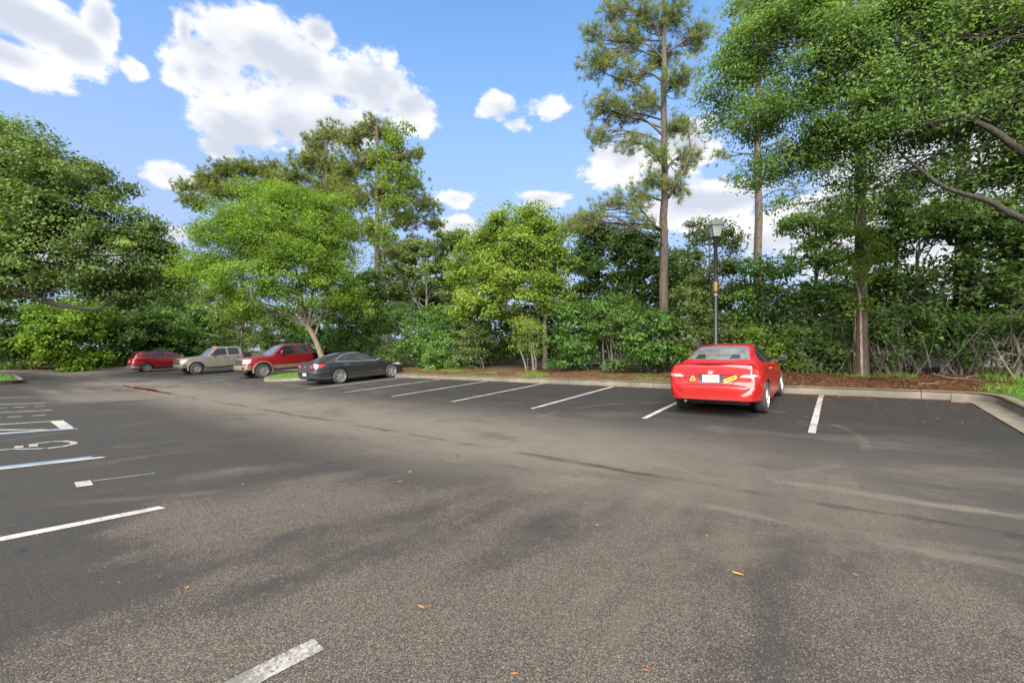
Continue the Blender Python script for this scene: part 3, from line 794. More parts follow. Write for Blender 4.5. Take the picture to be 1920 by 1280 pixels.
class Car:
    def __init__(s, name, label, sp, paint, x, y, heading, group='parked vehicles'):
        s.root = empty(name, (x, y, 0), heading); tag(s.root, label, sp['cat'], group)
        c, sn = math.cos(heading), math.sin(heading)
        # rest the four tyres on the sloping lot
        hz = {}
        for ax in ('f', 'r'):
            for sd_ in (1, -1):
                lx, ly = sp['axle'][ax], sd_ * sp['track']; hz[ax, sd_] = lz(x + lx * c - ly * sn, y + lx * sn + ly * c)
        zf = (hz['f', 1] + hz['f', -1]) / 2; zr = (hz['r', 1] + hz['r', -1]) / 2
        zl = (hz['f', 1] + hz['r', 1]) / 2; zrt = (hz['f', -1] + hz['r', -1]) / 2
        wb = sp['axle']['f'] - sp['axle']['r']
        pitch = math.atan2(zf - zr, wb); roll = math.atan2(zl - zrt, 2 * sp['track'])
        z0 = zr + (zf - zr) * (-sp['axle']['r']) / wb
        s.root.matrix_world = Matrix.Translation((x, y, z0 - .004)) @ Matrix.Rotation(heading, 4, 'Z') @ Matrix.Rotation(-pitch, 4, 'Y') @ Matrix.Rotation(roll, 4, 'X')
        s.sp = sp; s.paint = paint
        shell = loft(sp)
        bm = bmesh.new(); bm.from_mesh(shell); s.bvh = BVHTree.FromBMesh(bm); bm.free()
        R = sp['r']; wm = max(sp['plan'].values())
        s.cut = [(sp['axle'][a], R + .005, R + sp.get('gap', .055), sd_ * (wm - .36), sd_ * (wm + .2)) for a in sp.get('arches', ('f', 'r')) for sd_ in (1, -1)]
        s.body = s.add('body', cut(shell, s.cut, paint))
        tyre, rim = make_wheel(R, sp.get('tw', .215), sp['rr'], sp['spokes'], sp.get('wstyle', 'alloy'), sp.get('sw', .2))
        for a in ('f', 'r'):
            for sd_ in (1, -1):
                w = s.add('wheel', tyre); w.location = (sp['axle'][a], sd_ * sp['track'], R)
                w.rotation_euler = (0, .4 + .7 * sd_, 0 if sd_ > 0 else math.pi)
                s.add('rim', rim, None, w)
    def add(s, name, me, mat=None, parent=None):
        return link(name, me, mat, parent or s.root)
    def p(s, name, polys, mat, parent=None, **kw):
        return s.add(name, patch_me(s.bvh, polys, **kw), M[mat] if isinstance(mat, str) else mat, parent)
    def both(s, name, poly, mat, **kw):
        return [s.p(name, [(a, poly)], mat, **kw) for a in ('+y', '-y')]
    def seams(s, lines, w=.012):
        for ax in ('+y', '-y'):
            for l in lines: s.p('panel_gap', [(ax, ribbon(l, w))], 'seam', off=.0015, res=.08, depth=.004)
    def mirror(s, x, y, z, mat, sx=.10, sy=.20, sz=.14):
        for sd_ in (1, -1):
            bm = bmesh.new(); bmesh.ops.create_icosphere(bm, subdivisions=2, radius=.5)
            for v in bm.verts:
                q = v.co; q.x = math.copysign(abs(q.x * 2) ** .6, q.x) / 2; q.y = math.copysign(abs(q.y * 2) ** .7, q.y) / 2; q.z = math.copysign(abs(q.z * 2) ** .7, q.z) / 2
                v.co = (x + q.x * sx * (1.0 if q.x > 0 else .55), sd_ * (y + sy / 2) + q.y * sy, z + q.z * sz)
            o = s.add('mirror', from_bm(bm, 'mirror', 60), M[mat] if isinstance(mat, str) else mat)
            s.add('mirror_stalk', box_me(x - .03, x + .03, sd_ * (y - .08) if sd_ > 0 else -(y + .03), sd_ * (y + .03) if sd_ > 0 else -(y - .08), z - sz * .45, z - sz * .2), M['black_plastic'], o)
            s.add('mirror_glass', box_me(x - sx * .5 * .55 - .006, x - sx * .5 * .55 + .01, *sorted((sd_ * (y + .03), sd_ * (y + sy - .03))), z - sz * .33, z + sz * .33), M['glass'], o)
    def handles(s, pts, mat):
        for (hx, hz) in pts:
            for ax in ('+y', '-y'): s.p('door_handle', [(ax, [(hx - .09, hz - .012), (hx + .09, hz - .012), (hx + .085, hz + .016), (hx - .08, hz + .016)])], mat, off=.028, depth=.03)

# ---- bright red two-door saloon, nose to the kerb
SPEC = dict(cat='car', r=.318, rr=.215, spokes=10, sw=.16, track=.765, axle=dict(f=1.34, r=-1.28), tw=.21, gap=.05, tuck=.05, tumble=.05, waist=.66,
    top={2.24: .50, 2.20: .66, 2.05: .75, 1.7: .85, 1.3: .92, .92: .97, .45: 1.19, .0: 1.355, -.4: 1.395, -.8: 1.375, -1.2: 1.27, -1.55: 1.115, -1.72: 1.055, -1.95: 1.04, -2.09: 1.045, -2.115: 1.02, -2.125: .96, -2.14: .84, -2.155: .70, -2.19: .648, -2.235: .615, -2.245: .48},
    belt={2.24: .40, 2.1: .62, 1.5: .76, .9: .87, 0: .92, -.9: .965, -1.5: .985, -1.95: .95, -2.1: .90, -2.155: .66, -2.245: .45},
    plan={2.24: .45, 2.2: .58, 2.05: .76, 1.7: .855, 1.2: .875, 0: .875, -1.2: .885, -1.75: .87, -2.0: .84, -2.12: .79, -2.2: .72, -2.245: .58},
    roofw={2.24: .3, 2.1: .6, 1.5: .70, .95: .72, .4: .62, 0: .575, -.8: .57, -1.2: .585, -1.6: .64, -1.9: .70, -2.1: .72, -2.2: .66, -2.245: .5},
    bot={2.24: .24, 2.0: .19, 1: .17, -1: .18, -1.6: .24, -1.9: .29, -2.15: .32, -2.245: .345}, crown={2.24: .04, 1.0: .05, 0: .06, -.8: .06, -1.6: .035, -2.245: .03})
c = Car('sedan', 'bright red sedan with yellow stickers on its trunk, parked below the lamp post', SPEC, M['red_a'], -2.0, 11.2, math.radians(90))
SW = [(.80, .945), (.62, 1.07), (.30, 1.225), (.02, 1.30), (-.4, 1.325), (-.72, 1.30), (-1.0, 1.20), (-1.20, 1.085), (-1.22, 1.03), (-1.1, 1.005), (-.4, .975), (.4, .955)]
c.both('side_window', SW, 'glass', res=.07)
for ax in ('+y', '-y'): c.p('window_pillar', [(ax, [(-.78, .995), (-.72, .993), (-.70, 1.295), (-.745, 1.29)])], 'black_plastic', off=.007)
c.p('windscreen', [('+x', [(-.62, .99), (.62, .99), (.56, 1.13), (.47, 1.285), (-.47, 1.285), (-.56, 1.13)])], 'windscreen')
rg = [(-.60, 1.095), (.60, 1.095), (.575, 1.15), (.51, 1.27), (.47, 1.325), (.2, 1.345), (-.2, 1.345), (-.47, 1.325), (-.51, 1.27), (-.575, 1.15)]
c.p('rear_window', [('-x', rg)], 'windscreen', res=.04)
# trunk spoiler lip
bm = bmesh.new(); V = []
for i in range(25):
    yy = -.68 + 1.36 * i / 24; xx = -2.15 + .16 * (yy / .68) ** 2 ; h = 1.068 - .022 * (yy / .68) ** 2
    V.append([bm.verts.new(q) for q in ((xx + .14, yy, h - .045), (xx + .02, yy, h), (xx, yy, h - .004), (xx + .005, yy, h - .022), (xx + .05, yy, h - .06))])
for a, b in zip(V, V[1:]):
    for j in range(5): bm.faces.new((a[j], a[(j + 1) % 5], b[(j + 1) % 5], b[j]))
bm.faces.new(V[0]); bm.faces.new(V[-1]); bmesh.ops.recalc_face_normals(bm, faces=bm.faces)
c.add('spoiler', from_bm(bm, 'spoiler', 40), M['red_a'])
TLR = [(.40, .885), (.55, .905), (.70, .918), (.80, .92), (.835, .89), (.835, .77), (.75, .765), (.62, .775), (.50, .79)]
for s_ in (1, -1):
    f_ = (lambda q: q) if s_ > 0 else mir
    tl = c.p('tail_light', [('-x', f_(TLR))], 'lens_red', off=.006, res=.03)
    c.p('reverse_lens', [('-x', f_([(.505, .795), (.58, .838), (.76, .842), (.80, .815), (.7, .788), (.56, .786)]))], 'lens_clear', tl, off=.010, res=.03)
    c.p('side_lens', [('+y' if s_ > 0 else '-y', [(-2.02, .79), (-1.86, .84), (-1.80, .90), (-2.0, .905)])], 'lens_red', tl, off=.006, res=.03)
    c.p('bumper_reflector', [('-x', f_([(.46, .545), (.70, .585), (.78, .60), (.76, .575), (.6, .545)]))], 'lens_red', off=.005, res=.03)
c.p('trunk_gap', [('-x', ribbon([(-.72, .90), (-.50, .79), (-.42, .70), (-.36, .64), (.36, .64), (.42, .70), (.50, .79), (.72, .90)], .014))], 'seam', off=.0015, res=.06, depth=.004)
c.p('trunk_garnish', [('-x', [(-.47, .845), (.47, .845), (.46, .885), (-.46, .885)])], 'red_a', off=.016, res=.05, depth=.02)
c.p('plate_recess', [('-x', [(-.21, .67), (.21, .67), (.25, .84), (-.25, .84)])], 'black_plastic', off=.001, depth=.004)
pl = c.p('licence_plate', [('-x', [(-.155, .685), (.155, .685), (.155, .83), (-.155, .83)])], 'plate', off=.010, depth=.008)
c.p('plate_emblem', [('-x', [(.018, .735), (.0, .722), (-.02, .735), (-.022, .765), (.0, .778), (.02, .768)])], 'plate_orange', pl, off=.013, depth=.003, res=.02)
def rear_text(s, size, yc, zc_, mat, parent=None, off=.014, nm='lettering', tilt=0):
    tm = text_mesh(s, size, .003); h = c.bvh.ray_cast(Vector((-5, yc, zc_)), Vector((1, 0, 0)))
    n = h[1] if h[1].x < 0 else -h[1]
    zax = n; xax = Vector((0, 0, 1)).cross(zax).normalized(); yax = zax.cross(xax)
    mt = Matrix((xax, yax, zax)).transposed().to_4x4(); mt.translation = h[0] + n * off
    tm.transform(mt @ Matrix.Rotation(tilt, 4, 'Z')); return c.add(nm, tm, M[mat], parent)
rear_text('750', .085, .085, .757, 'plate_green', pl)
rear_text('MPI', .085, -.085, .757, 'plate_green', pl)
rear_text('CIVIC', .052, .37, .825, 'chrome', off=.004)
# round badge with the letter shape
em = c.p('badge', [('-x', [(.052 * math.cos(a) * (1 + .1 * math.sin(a)), .875 + .045 * math.sin(a)) for a in np.linspace(0, 2 * math.pi, 17)[:-1]])], 'chrome', off=.024, depth=.014, res=.03)
c.p('badge_field', [('-x', [(.044 * math.cos(a) * (1 + .1 * math.sin(a)), .875 + .037 * math.sin(a)) for a in np.linspace(0, 2 * math.pi, 17)[:-1]])], 'lens_red', em, off=.025, depth=.002, res=.03)
c.p('badge_letter', [('-x', [(-.034, .905), (-.024, .845), (-.010, .845), (-.013, .868), (.013, .868), (.010, .845), (.024, .845), (.034, .905), (.019, .905), (.016, .884), (-.016, .884), (-.019, .905)])], 'plate', em, off=.028, depth=.003, res=.02)
# stickers
st = c.p('sticker', [('-x', [(-.235, .695), (-.205, .672), (-.475, .775), (-.455, .815)][:0] + [(-.225, .735), (-.255, .675), (-.475, .775), (-.445, .835)])], 'sticker', off=.005, depth=.004, res=.04)
for (a0, a1) in ((.14, .46), (.56, .88)):
    q0, q1 = np.array((-.24, .705)), np.array((-.46, .805))
    p0, p1 = q0 + (q1 - q0) * a0, q0 + (q1 - q0) * a1; nn = np.array((.1, .22)); nn = nn / np.linalg.norm(nn) * .013
    c.p('sticker_lettering', [('-x', [tuple(p0 + nn), tuple(p0 - nn), tuple(p1 - nn), tuple(p1 + nn)])], 'sticker_ink', st, off=.0065, depth=.002, res=.04)
st = c.p('triangle_sticker', [('-x', [(.40, .70), (.28, .715), (.315, .80), (.365, .795)])], 'sticker_tri', off=.005, depth=.004, res=.04)
c.p('sticker_figure', [('-x', [(.365, .72), (.32, .725), (.315, .77), (.345, .775)])], 'sticker_ink', st, off=.0065, depth=.002, res=.04)
c.p('bumper_lip', [('-x', [(-.70, .355), (.70, .355), (.72, .385), (-.72, .385)])], 'red_a', off=.018, res=.06, depth=.02)
ep = c.add('exhaust_pipe', lathe_me([(.03, -2.2), (.03, -1.8)], 14), M['chrome']); ep.rotation_euler = (0, math.pi / 2, 0); ep.location = (0, .48, .30)
c.add('underbody', box_me(-1.75, 1.9, -.60, .60, .19, .30, bev=.02), M['black_plastic'])
c.seams([[(.86, .93), (.78, .62), (.76, .24)], [(-.68, .97), (-.72, .70), (-.66, .24)], [(-1.60, .30), (-1.63, .44), (-1.72, .55), (-1.86, .62), (-2.02, .78)]])
c.handles([(-.52, .86)], 'red_a')
c.mirror(.62, .86, .99, 'black_plastic', .16, .2, .15)
c.both('side_skirt', [(.92, .20), (-.85, .21), (-.85, .245), (.92, .235)], 'red_a', off=.012)
for s_ in (1, -1): c.p('headlight', [('+x', [(s_ * q, w) for q, w in ((.42, .62), (.74, .64), (.76, .70), (.5, .71))])], 'lens_clear', off=.006)
c.p('grille', [('+x', [(-.4, .52), (.4, .52), (.38, .62), (-.38, .62)])], 'black_plastic', off=.006)
# rear wiper-less glass defroster bar, head restraints behind the glass read as darker shapes
for yy in (.33, -.33): c.p('head_restraint', [('-x', [(yy - .10, 1.11), (yy + .10, 1.11), (yy + .07, 1.19), (yy - .07, 1.19)])], 'glass', off=.006, depth=.004, res=.04)

# ---- black four-door coupe
SPEC = dict(cat='car', r=.335, rr=.235, spokes=5, sw=.3, track=.80, axle=dict(f=1.38, r=-1.33), tw=.23, gap=.045, tuck=.07, tumble=.06, waist=.66,
    top={2.32: .48, 2.28: .64, 2.1: .74, 1.7: .84, 1.2: .92, .85: .965, .45: 1.16, .0: 1.345, -.45: 1.41, -.9: 1.38, -1.35: 1.265, -1.75: 1.12, -2.1: 1.03, -2.35: 1.005, -2.41: .99, -2.43: .93, -2.45: .74, -2.48: .64, -2.49: .48},
    belt={2.32: .40, 2.1: .62, 1.5: .77, .9: .87, 0: .91, -.9: .945, -1.6: .96, -2.2: .92, -2.38: .84, -2.49: .40},
    plan={2.32: .5, 2.25: .66, 2.05: .82, 1.7: .90, 1.2: .925, 0: .925, -1.2: .93, -1.8: .915, -2.15: .87, -2.35: .80, -2.44: .70, -2.49: .56},
    roofw={2.32: .3, 2.1: .62, 1.5: .74, .9: .74, .4: .63, 0: .57, -.8: .56, -1.3: .60, -1.8: .66, -2.3: .70, -2.49: .5},
    bot={2.32: .22, 2.0: .18, 1: .17, -1: .18, -1.9: .21, -2.3: .26, -2.49: .32}, crown={2.32: .04, 1.0: .05, 0: .06, -.8: .06, -1.8: .04, -2.49: .03})
c = Car('sedan', 'black four-door sedan with chrome window trim beside the grass island', SPEC, M['black'], -18.35, 11.45, math.radians(90))
W1 = [(.78, .945), (.45, 1.12), (.1, 1.255), (-.28, 1.31), (-.30, .965)]
W2 = [(-.36, .968), (-.34, 1.315), (-.7, 1.31), (-1.02, 1.24), (-1.05, .985)]
W3 = [(-1.09, .988), (-1.07, 1.225), (-1.3, 1.115), (-1.42, 1.02), (-1.38, .995)]
for w_ in (W1, W2, W3): c.both('side_window', w_, 'glass', res=.07)
for tr in ([(.80, .945), (.47, 1.135), (.1, 1.275), (-.3, 1.335), (-.7, 1.33), (-1.05, 1.25), (-1.33, 1.125), (-1.46, 1.015)], [(-1.45, .985), (-.4, .945), (.84, .925)]):
    for ax in ('+y', '-y'): c.p('window_trim', [(ax, ribbon(tr, .026))], 'chrome', off=.006, res=.08)
c.both('side_trim', [(.82, .42), (-.92, .44), (-.92, .47), (.82, .45)], 'chrome', off=.008)
c.p('windscreen', [('+x', [(-.64, .985), (.64, .985), (.58, 1.15), (.50, 1.33), (-.50, 1.33), (-.58, 1.15)])], 'windscreen')
c.p('rear_window', [('-x', [(-.60, 1.09), (.60, 1.09), (.52, 1.26), (.44, 1.34), (-.44, 1.34), (-.52, 1.26)])], 'glass')
for s_ in (1, -1):
    f_ = (lambda q: q) if s_ > 0 else mir
    tl = c.p('tail_light', [('-x', f_([(.42, .78), (.46, .87), (.70, .895), (.84, .88), (.85, .79), (.70, .765)]))], 'lens_red', off=.007, res=.04)
    c.p('side_lens', [('+y' if s_ > 0 else '-y', [(-2.30, .79), (-2.04, .83), (-1.98, .865), (-2.28, .895)])], 'lens_red', tl, off=.007, res=.04)
    c.p('headlight', [('+x', f_([(.48, .60), (.86, .63), (.88, .72), (.52, .68)]))], 'lens_clear', off=.007, res=.05)
    c.p('side_headlight', [('+y' if s_ > 0 else '-y', [(2.1, .62), (1.82, .71), (1.80, .75), (2.05, .71)])], 'lens_clear', off=.007, res=.05)
c.p('bumper_trim', [('-x', [(-.84, .575), (.84, .575), (.84, .60), (-.84, .60)])], 'chrome', off=.012, res=.07)
c.both('bumper_trim_side', [(-2.3, .565), (-1.78, .575), (-1.78, .60), (-2.3, .595)], 'chrome', off=.010)
c.p('licence_plate', [('-x', [(-.15, .43), (.15, .43), (.15, .55), (-.15, .55)])], 'plate', off=.010)
c.p('badge', [('-x', [(.06 * math.cos(a), .80 + .06 * math.sin(a)) for a in np.linspace(0, 2 * math.pi, 15)[:-1]])], 'chrome', off=.01, res=.04)
c.seams([[(.76, .92), (.80, .6), (.78, .24)], [(-.33, .96), (-.36, .6), (-.32, .24)], [(-1.12, .97), (-1.02, .74), (-.90, .5), (-.88, .24)]])
c.handles([(-.18, .80), (-1.0, .83)], 'chrome')
c.mirror(.62, .90, .99, 'black', .15, .19, .14)
c.add('underbody', box_me(-2.1, 1.9, -.62, .62, .15, .24, bev=.02), M['black_plastic'])

# ---- pickups
M['chrome_dull'] = plain('dull_bumper_chrome', (.24, .24, .24), .38, .8)
def pickup(name, label, x, y, heading, paint, lower, style):
    f150 = style == 'a'
    H = 1.93 if f150 else 1.90
    SPEC = dict(cat='pickup truck', r=.41, rr=.265 if f150 else .215, spokes=6 if f150 else 8, sw=.26 if f150 else .42, track=.84, axle=dict(f=2.0, r=-1.72), tw=.27, gap=.09, tuck=.03, tumble=.05, waist=.55, arches=('f',),
        top={2.90: .72, 2.88: 1.02, 2.84: 1.14, 2.6: 1.21, 2.0: 1.255, 1.46: 1.29, 1.1: 1.56, .72: 1.84, .45: H - .015, 0: H, -.6: H - .01, -.82: H - .04, -.90: 1.80, -.955: 1.35, -.96: 1.30},
        belt={2.90: .60, 2.8: 1.0, 2.0: 1.16, 1.4: 1.22, 0: 1.26, -.9: 1.27, -.96: 1.2},
        plan={2.90: .74, 2.84: .86, 2.6: .95, 2.2: .985, 1.4: .985, 0: .985, -.9: .985, -.96: .97},
        roofw={2.90: .60, 2.6: .80, 1.5: .84, 1.0: .76, .6: .70, 0: .69, -.8: .69, -.9: .72, -.96: .82},
        bot={2.90: .62, 2.75: .55, 2.3: .50, 1.4: .44, -.96: .44}, crown={2.9: .04, 1.4: .05, .4: .07, -.8: .07, -.96: .03})
    c = Car(name, label, SPEC, paint, x, y, heading)
    # load bed, a walled box of its own
    bm = bmesh.new()
    bx(bm, -2.94, -.99, -.955, .955, .56, .70)
    for s_ in (1, -1):
        prof = [(.955, .50), (.985, .72), (.99, .95), (.965, 1.22), (.955, 1.30), (.86, 1.30), (.86, .70)]
        r0 = [bm.verts.new((-.99, s_ * a, b)) for a, b in prof]; r1 = [bm.verts.new((-2.94, s_ * a, b)) for a, b in prof]
        n = len(prof)
        for i in range(n): bm.faces.new((r0[i], r0[(i + 1) % n], r1[(i + 1) % n], r1[i]))
        bm.faces.new(r0); bm.faces.new(r1)
    bx(bm, -1.05, -.992, -.86, .86, .69, 1.29); 
    bmesh.ops.recalc_face_normals(bm, faces=bm.faces)
    bed = bpy.data.meshes.new('bed'); bm.to_mesh(bed); bm.free()
    cr = [(-1.72, .415, .50, s_ * .60, s_ * 1.2) for s_ in (1, -1)]
    bo = c.add('bed', cut(bed, cr, paint))
    c.add('tailgate', box_me(-2.99, -2.945, -.93, .93, .62, 1.29, bev=.012), paint)
    if f150:
        c.add('bed_cover', box_me(-2.93, -1.0, -.86, .86, 1.292, 1.318, bev=.01), M['black_plastic'])
    else:
        c.add('toolbox', box_me(-1.55, -1.06, -.84, .84, 1.05, 1.43, bev=.02), M['black_plastic'])
        for s_ in (1, -1): c.add('bed_rail', box_me(-2.8, -1.6, *sorted((s_ * .88, s_ * .93)), 1.302, 1.345, bev=.01), M['chrome'])
    # windows
    c.both('side_window', [(1.18, 1.30), (.88, 1.56), (.62, 1.76), (.12, 1.80), (.10, 1.285)], 'glass', res=.08)
    c.both('side_window', [(-.02, 1.285), (.0, 1.80), (-.62, 1.79), (-.70, 1.70), (-.72, 1.29)], 'glass', res=.08)
    c.p('windscreen', [('+x', [(-.78, 1.325), (.78, 1.325), (.70, 1.58), (.62, 1.82), (-.62, 1.82), (-.70, 1.58)])], 'windscreen', res=.06)
    c.p('rear_window', [('-x', [(-.6, 1.38), (.6, 1.38), (.55, 1.76), (-.55, 1.76)])], 'glass')
    c.seams([[(1.22, 1.27), (1.20, .8), (1.16, .5)], [(.05, 1.80), (.04, 1.2), (.02, .46)], [(-.74, 1.72), (-.78, 1.2), (-.72, .9), (-.66, .5)], [(1.30, 1.22), (2.1, 1.17), (2.6, 1.10)]])
    # front end
    if f150:
        gr = c.add('grille', box_me(2.83, 2.93, -.56, .56, .74, 1.12, bev=.02), M['chrome_dull'])
        c.add('grille_mesh', box_me(2.925, 2.938, -.50, .50, .78, 1.08), M['black_plastic'], gr)
        for zz in (.85, .93, 1.01): c.add('grille_bar', box_me(2.937, 2.948, -.50, .50, zz - .008, zz + .008), M['chrome_dull'], gr)
        for s_ in (1, -1):
            c.p('headlight', [('+x', [(s_ * q, w) for q, w in ((.58, .84), (.90, .86), (.90, 1.09), (.58, 1.10))])], 'lens_clear', off=.012, res=.05)
            c.p('side_headlight', [('+y' if s_ > 0 else '-y', [(2.80, .86), (2.62, .90), (2.60, 1.06), (2.78, 1.09)])], 'lens_clear', off=.012, res=.05)
        c.p('badge', [('+y', [(1.32, 1.10), (1.55, 1.10), (1.55, 1.14), (1.32, 1.14)])], 'chrome', off=.008)
    else:
        gr = c.add('grille', box_me(2.84, 2.93, -.60, .60, .78, 1.08, bev=.02), M['black_plastic'])
        c.add('grille_bar', box_me(2.925, 2.948, -.66, .66, .90, .955, bev=.01), paint, gr)
        for s_ in (1, -1):
            c.p('headlight', [('+x', [(s_ * q, w) for q, w in ((.62, .93), (.92, .94), (.92, 1.08), (.62, 1.08))])], 'lens_clear', off=.012, res=.05)
            c.p('side_headlight', [('+y' if s_ > 0 else '-y', [(2.80, .95), (2.60, .97), (2.60, 1.07), (2.78, 1.08)])], 'lens_clear', off=.012, res=.05)
            c.p('turn_signal', [('+x', [(s_ * q, w) for q, w in ((.64, .85), (.92, .86), (.92, .925), (.64, .92))])], 'lens_amber', off=.012, res=.05)
            c.p('side_turn_signal', [('+y' if s_ > 0 else '-y', [(2.80, .86), (2.56, .87), (2.56, .93), (2.80, .93)])], 'lens_amber', off=.012, res=.05)
        for yy in (-.42, -.16, 0, .16, .42): c.add('roof_marker', box_me(.50, .60, yy - .045, yy + .045, H - .04, H + .025, bev=.012), M['lens_amber'])
    bmp = bmesh.new(); rows = []
    for i in range(17):
        f = i / 16 * 2 - 1; yy = f * .98; xx = 3.02 - .20 * abs(f) ** 3
        rows.append([bmp.verts.new(q) for q in ((xx - .2, yy, .50), (xx - .02, yy, .50), (xx, yy, .56), (xx, yy, .70), (xx - .03, yy, .76), (xx - .2, yy, .76))])
    for a, b in zip(rows, rows[1:]):
        for j in range(6): bmp.faces.new((a[j], a[(j + 1) % 6], b[(j + 1) % 6], b[j]))
    bmp.faces.new(rows[0]); bmp.faces.new(rows[-1]); bmesh.ops.recalc_face_normals(bmp, faces=bmp.faces)
    bo = c.add('front_bumper', from_bm(bmp, 'bumper', 35), lower if f150 else M['chrome_dull'])
    for s_ in (1, -1):
        if f150: c.add('fog_light', box_me(2.93, 2.985, *sorted((s_ * .62, s_ * .76)), .57, .68, bev=.012), M['black_plastic'], bo)
    c.add('air_dam', box_me(2.70, 2.90, -.80, .80, .34, .51, bev=.03), M['black_plastic'])
    # wheel lips and lower body
    for s_ in (1, -1):
        for ax_, rr_ in ((2.0, .505), (-1.72, .505)):
            bm2 = bmesh.new(); rows = []
            for i in range(19):
                a = math.pi * (i / 18 * 1.12 - .06)
                rows.append([bm2.verts.new((ax_ + q * math.cos(a), s_ * w, .415 + q * math.sin(a))) for q, w in ((rr_ - .012, .93), (rr_ - .012, 1.012), (rr_ + .05, 1.006), (rr_ + .065, .95))])
            for a, b in zip(rows, rows[1:]):
                for j in range(4): bm2.faces.new((a[j], a[(j + 1) % 4], b[(j + 1) % 4], b[j]))
            bmesh.ops.recalc_face_normals(bm2, faces=bm2.faces)
            c.add('wheel_lip', from_bm(bm2, 'lip', 40), lower)
        c.add('running_board', box_me(-.95, 1.40, *sorted((s_ * .90, s_ * 1.04)), .37, .43, bev=.015), M['black_plastic'])
    if f150:
        c.both('lower_panel', [(1.40, .45), (-.93, .45), (-.93, .70), (1.48, .70)], lower, off=.012, res=.1)
        for s_ in (1, -1): c.add('bed_lower_panel', box_me(-1.15, -1.0, *sorted((s_ * .95, s_ * 1.0)), .50, .70), lower)
    c.handles([(.22, 1.14), (-.56, 1.14)], 'black_plastic' if not f150 else paint)
    c.mirror(.98, 1.02, 1.42, paint if f150 else 'black_plastic', .15, .24, .27)
    c.add('chassis', box_me(-2.8, 2.6, -.5, .5, .36, .55, bev=.02), M['black_plastic'])
    c.add('rear_bumper', box_me(-3.08, -2.96, -.92, .92, .50, .68, bev=.02), M['chrome_dull'])
    for s_ in (1, -1): c.add('tail_light', box_me(-3.0, -2.9, *sorted((s_ * .87, s_ * .985)), .86, 1.24, bev=.012), M['lens_red'])
    return c
pickup('pickup_truck', 'dark red crew-cab pickup with tan lower panels, backed in beside the grass island', -27.15, 12.41, math.radians(-90), M['red_b'], M['tan'], 'a')
pickup('pickup_truck', 'pewter grey crew-cab pickup with amber roof markers and a black toolbox', -36.65, 11.85, math.radians(-90), M['pewter'], M['pewter'], 'b')

# ---- maroon compact suv
SPEC = dict(cat='suv', r=.35, rr=.235, spokes=5, sw=.28, track=.79, axle=dict(f=1.40, r=-1.29), tw=.225, gap=.06, tuck=.05, tumble=.06, waist=.6,
    top={2.28: .60, 2.24: .80, 2.1: .92, 1.7: 1.01, 1.25: 1.08, .8: 1.33, .35: 1.55, -.1: 1.65, -.6: 1.68, -1.2: 1.655, -1.7: 1.59, -1.82: 1.54, -1.98: 1.30, -2.10: 1.08, -2.17: .98, -2.20: .78, -2.24: .70, -2.245: .5},
    belt={2.28: .5, 2.1: .80, 1.3: .98, 0: 1.04, -1.2: 1.12, -1.9: 1.13, -2.15: .9, -2.245: .42},
    plan={2.28: .55, 2.2: .72, 2.0: .86, 1.6: .92, 0: .92, -1.2: .925, -1.8: .90, -2.05: .86, -2.18: .79, -2.245: .66},
    roofw={2.28: .4, 2.0: .68, 1.3: .74, .7: .66, .2: .62, -1: .61, -1.7: .60, -2.0: .66, -2.2: .66, -2.245: .5},
    bot={2.28: .26, 2: .22, -1.8: .24, -2.245: .32}, crown={2.28: .04, 0: .06, -1.7: .05, -2.245: .03})
c = Car('suv', 'maroon compact suv with grey lower bumper, nose to the far kerb', SPEC, M['red_c'], -44.6, 10.05, math.radians(90))
c.both('side_window', [(.98, 1.10), (.55, 1.36), (.20, 1.50), (-.05, 1.53), (-.07, 1.10)], 'glass', res=.08)
c.both('side_window', [(-.12, 1.10), (-.10, 1.535), (-.75, 1.54), (-.92, 1.50), (-.95, 1.13)], 'glass', res=.08)
c.both('side_window', [(-1.0, 1.14), (-.97, 1.50), (-1.35, 1.50), (-1.62, 1.32), (-1.5, 1.20)], 'glass', res=.08)
c.p('rear_window', [('-x', [(-.66, 1.14), (.66, 1.14), (.60, 1.36), (.52, 1.53), (-.52, 1.53), (-.60, 1.36)])], 'glass', res=.06)
c.p('windscreen', [('+x', [(-.66, 1.13), (.66, 1.13), (.55, 1.54), (-.55, 1.54)])], 'windscreen')
for s_ in (1, -1):
    f_ = (lambda q: q) if s_ > 0 else mir
    tl = c.p('tail_light', [('-x', f_([(.52, .98), (.80, 1.0), (.84, 1.12), (.78, 1.15), (.56, 1.07)]))], 'lens_red', off=.01, res=.05)
    c.p('side_lens', [('+y' if s_ > 0 else '-y', [(-2.06, 1.0), (-1.72, 1.08), (-1.70, 1.14), (-1.98, 1.13)])], 'lens_red', tl, off=.01, res=.05)
    c.add('roof_rail', box_me(-1.5, .1, *sorted((s_ * .56, s_ * .60)), 1.60, 1.675, bev=.012), M['black_plastic'])
c.p('lower_bumper', [('-x', [(-.84, .36), (.84, .36), (.86, .56), (-.86, .56)])], 'chrome_dull', off=.014, res=.07)
c.both('lower_bumper_side', [(-2.2, .36), (-1.72, .36), (-1.75, .54), (-2.2, .56)], 'chrome_dull', off=.012)
c.both('sill_cladding', [(1.0, .27), (-.88, .27), (-.88, .42), (1.0, .40)], 'black_plastic', off=.010)
c.p('licence_plate', [('-x', [(-.16, .83), (.16, .83), (.16, .95), (-.16, .95)])], 'plate', off=.012)
c.seams([[(.98, 1.05), (.96, .6), (.92, .3)], [(-.1, 1.5), (-.1, .7), (-.08, .3)], [(-.98, 1.15), (-.9, .8), (-.86, .5)]])
c.handles([(.04, .95), (-.84, 1.0)], 'red_c')
c.mirror(.80, .90, 1.14, 'red_c', .15, .19, .17)
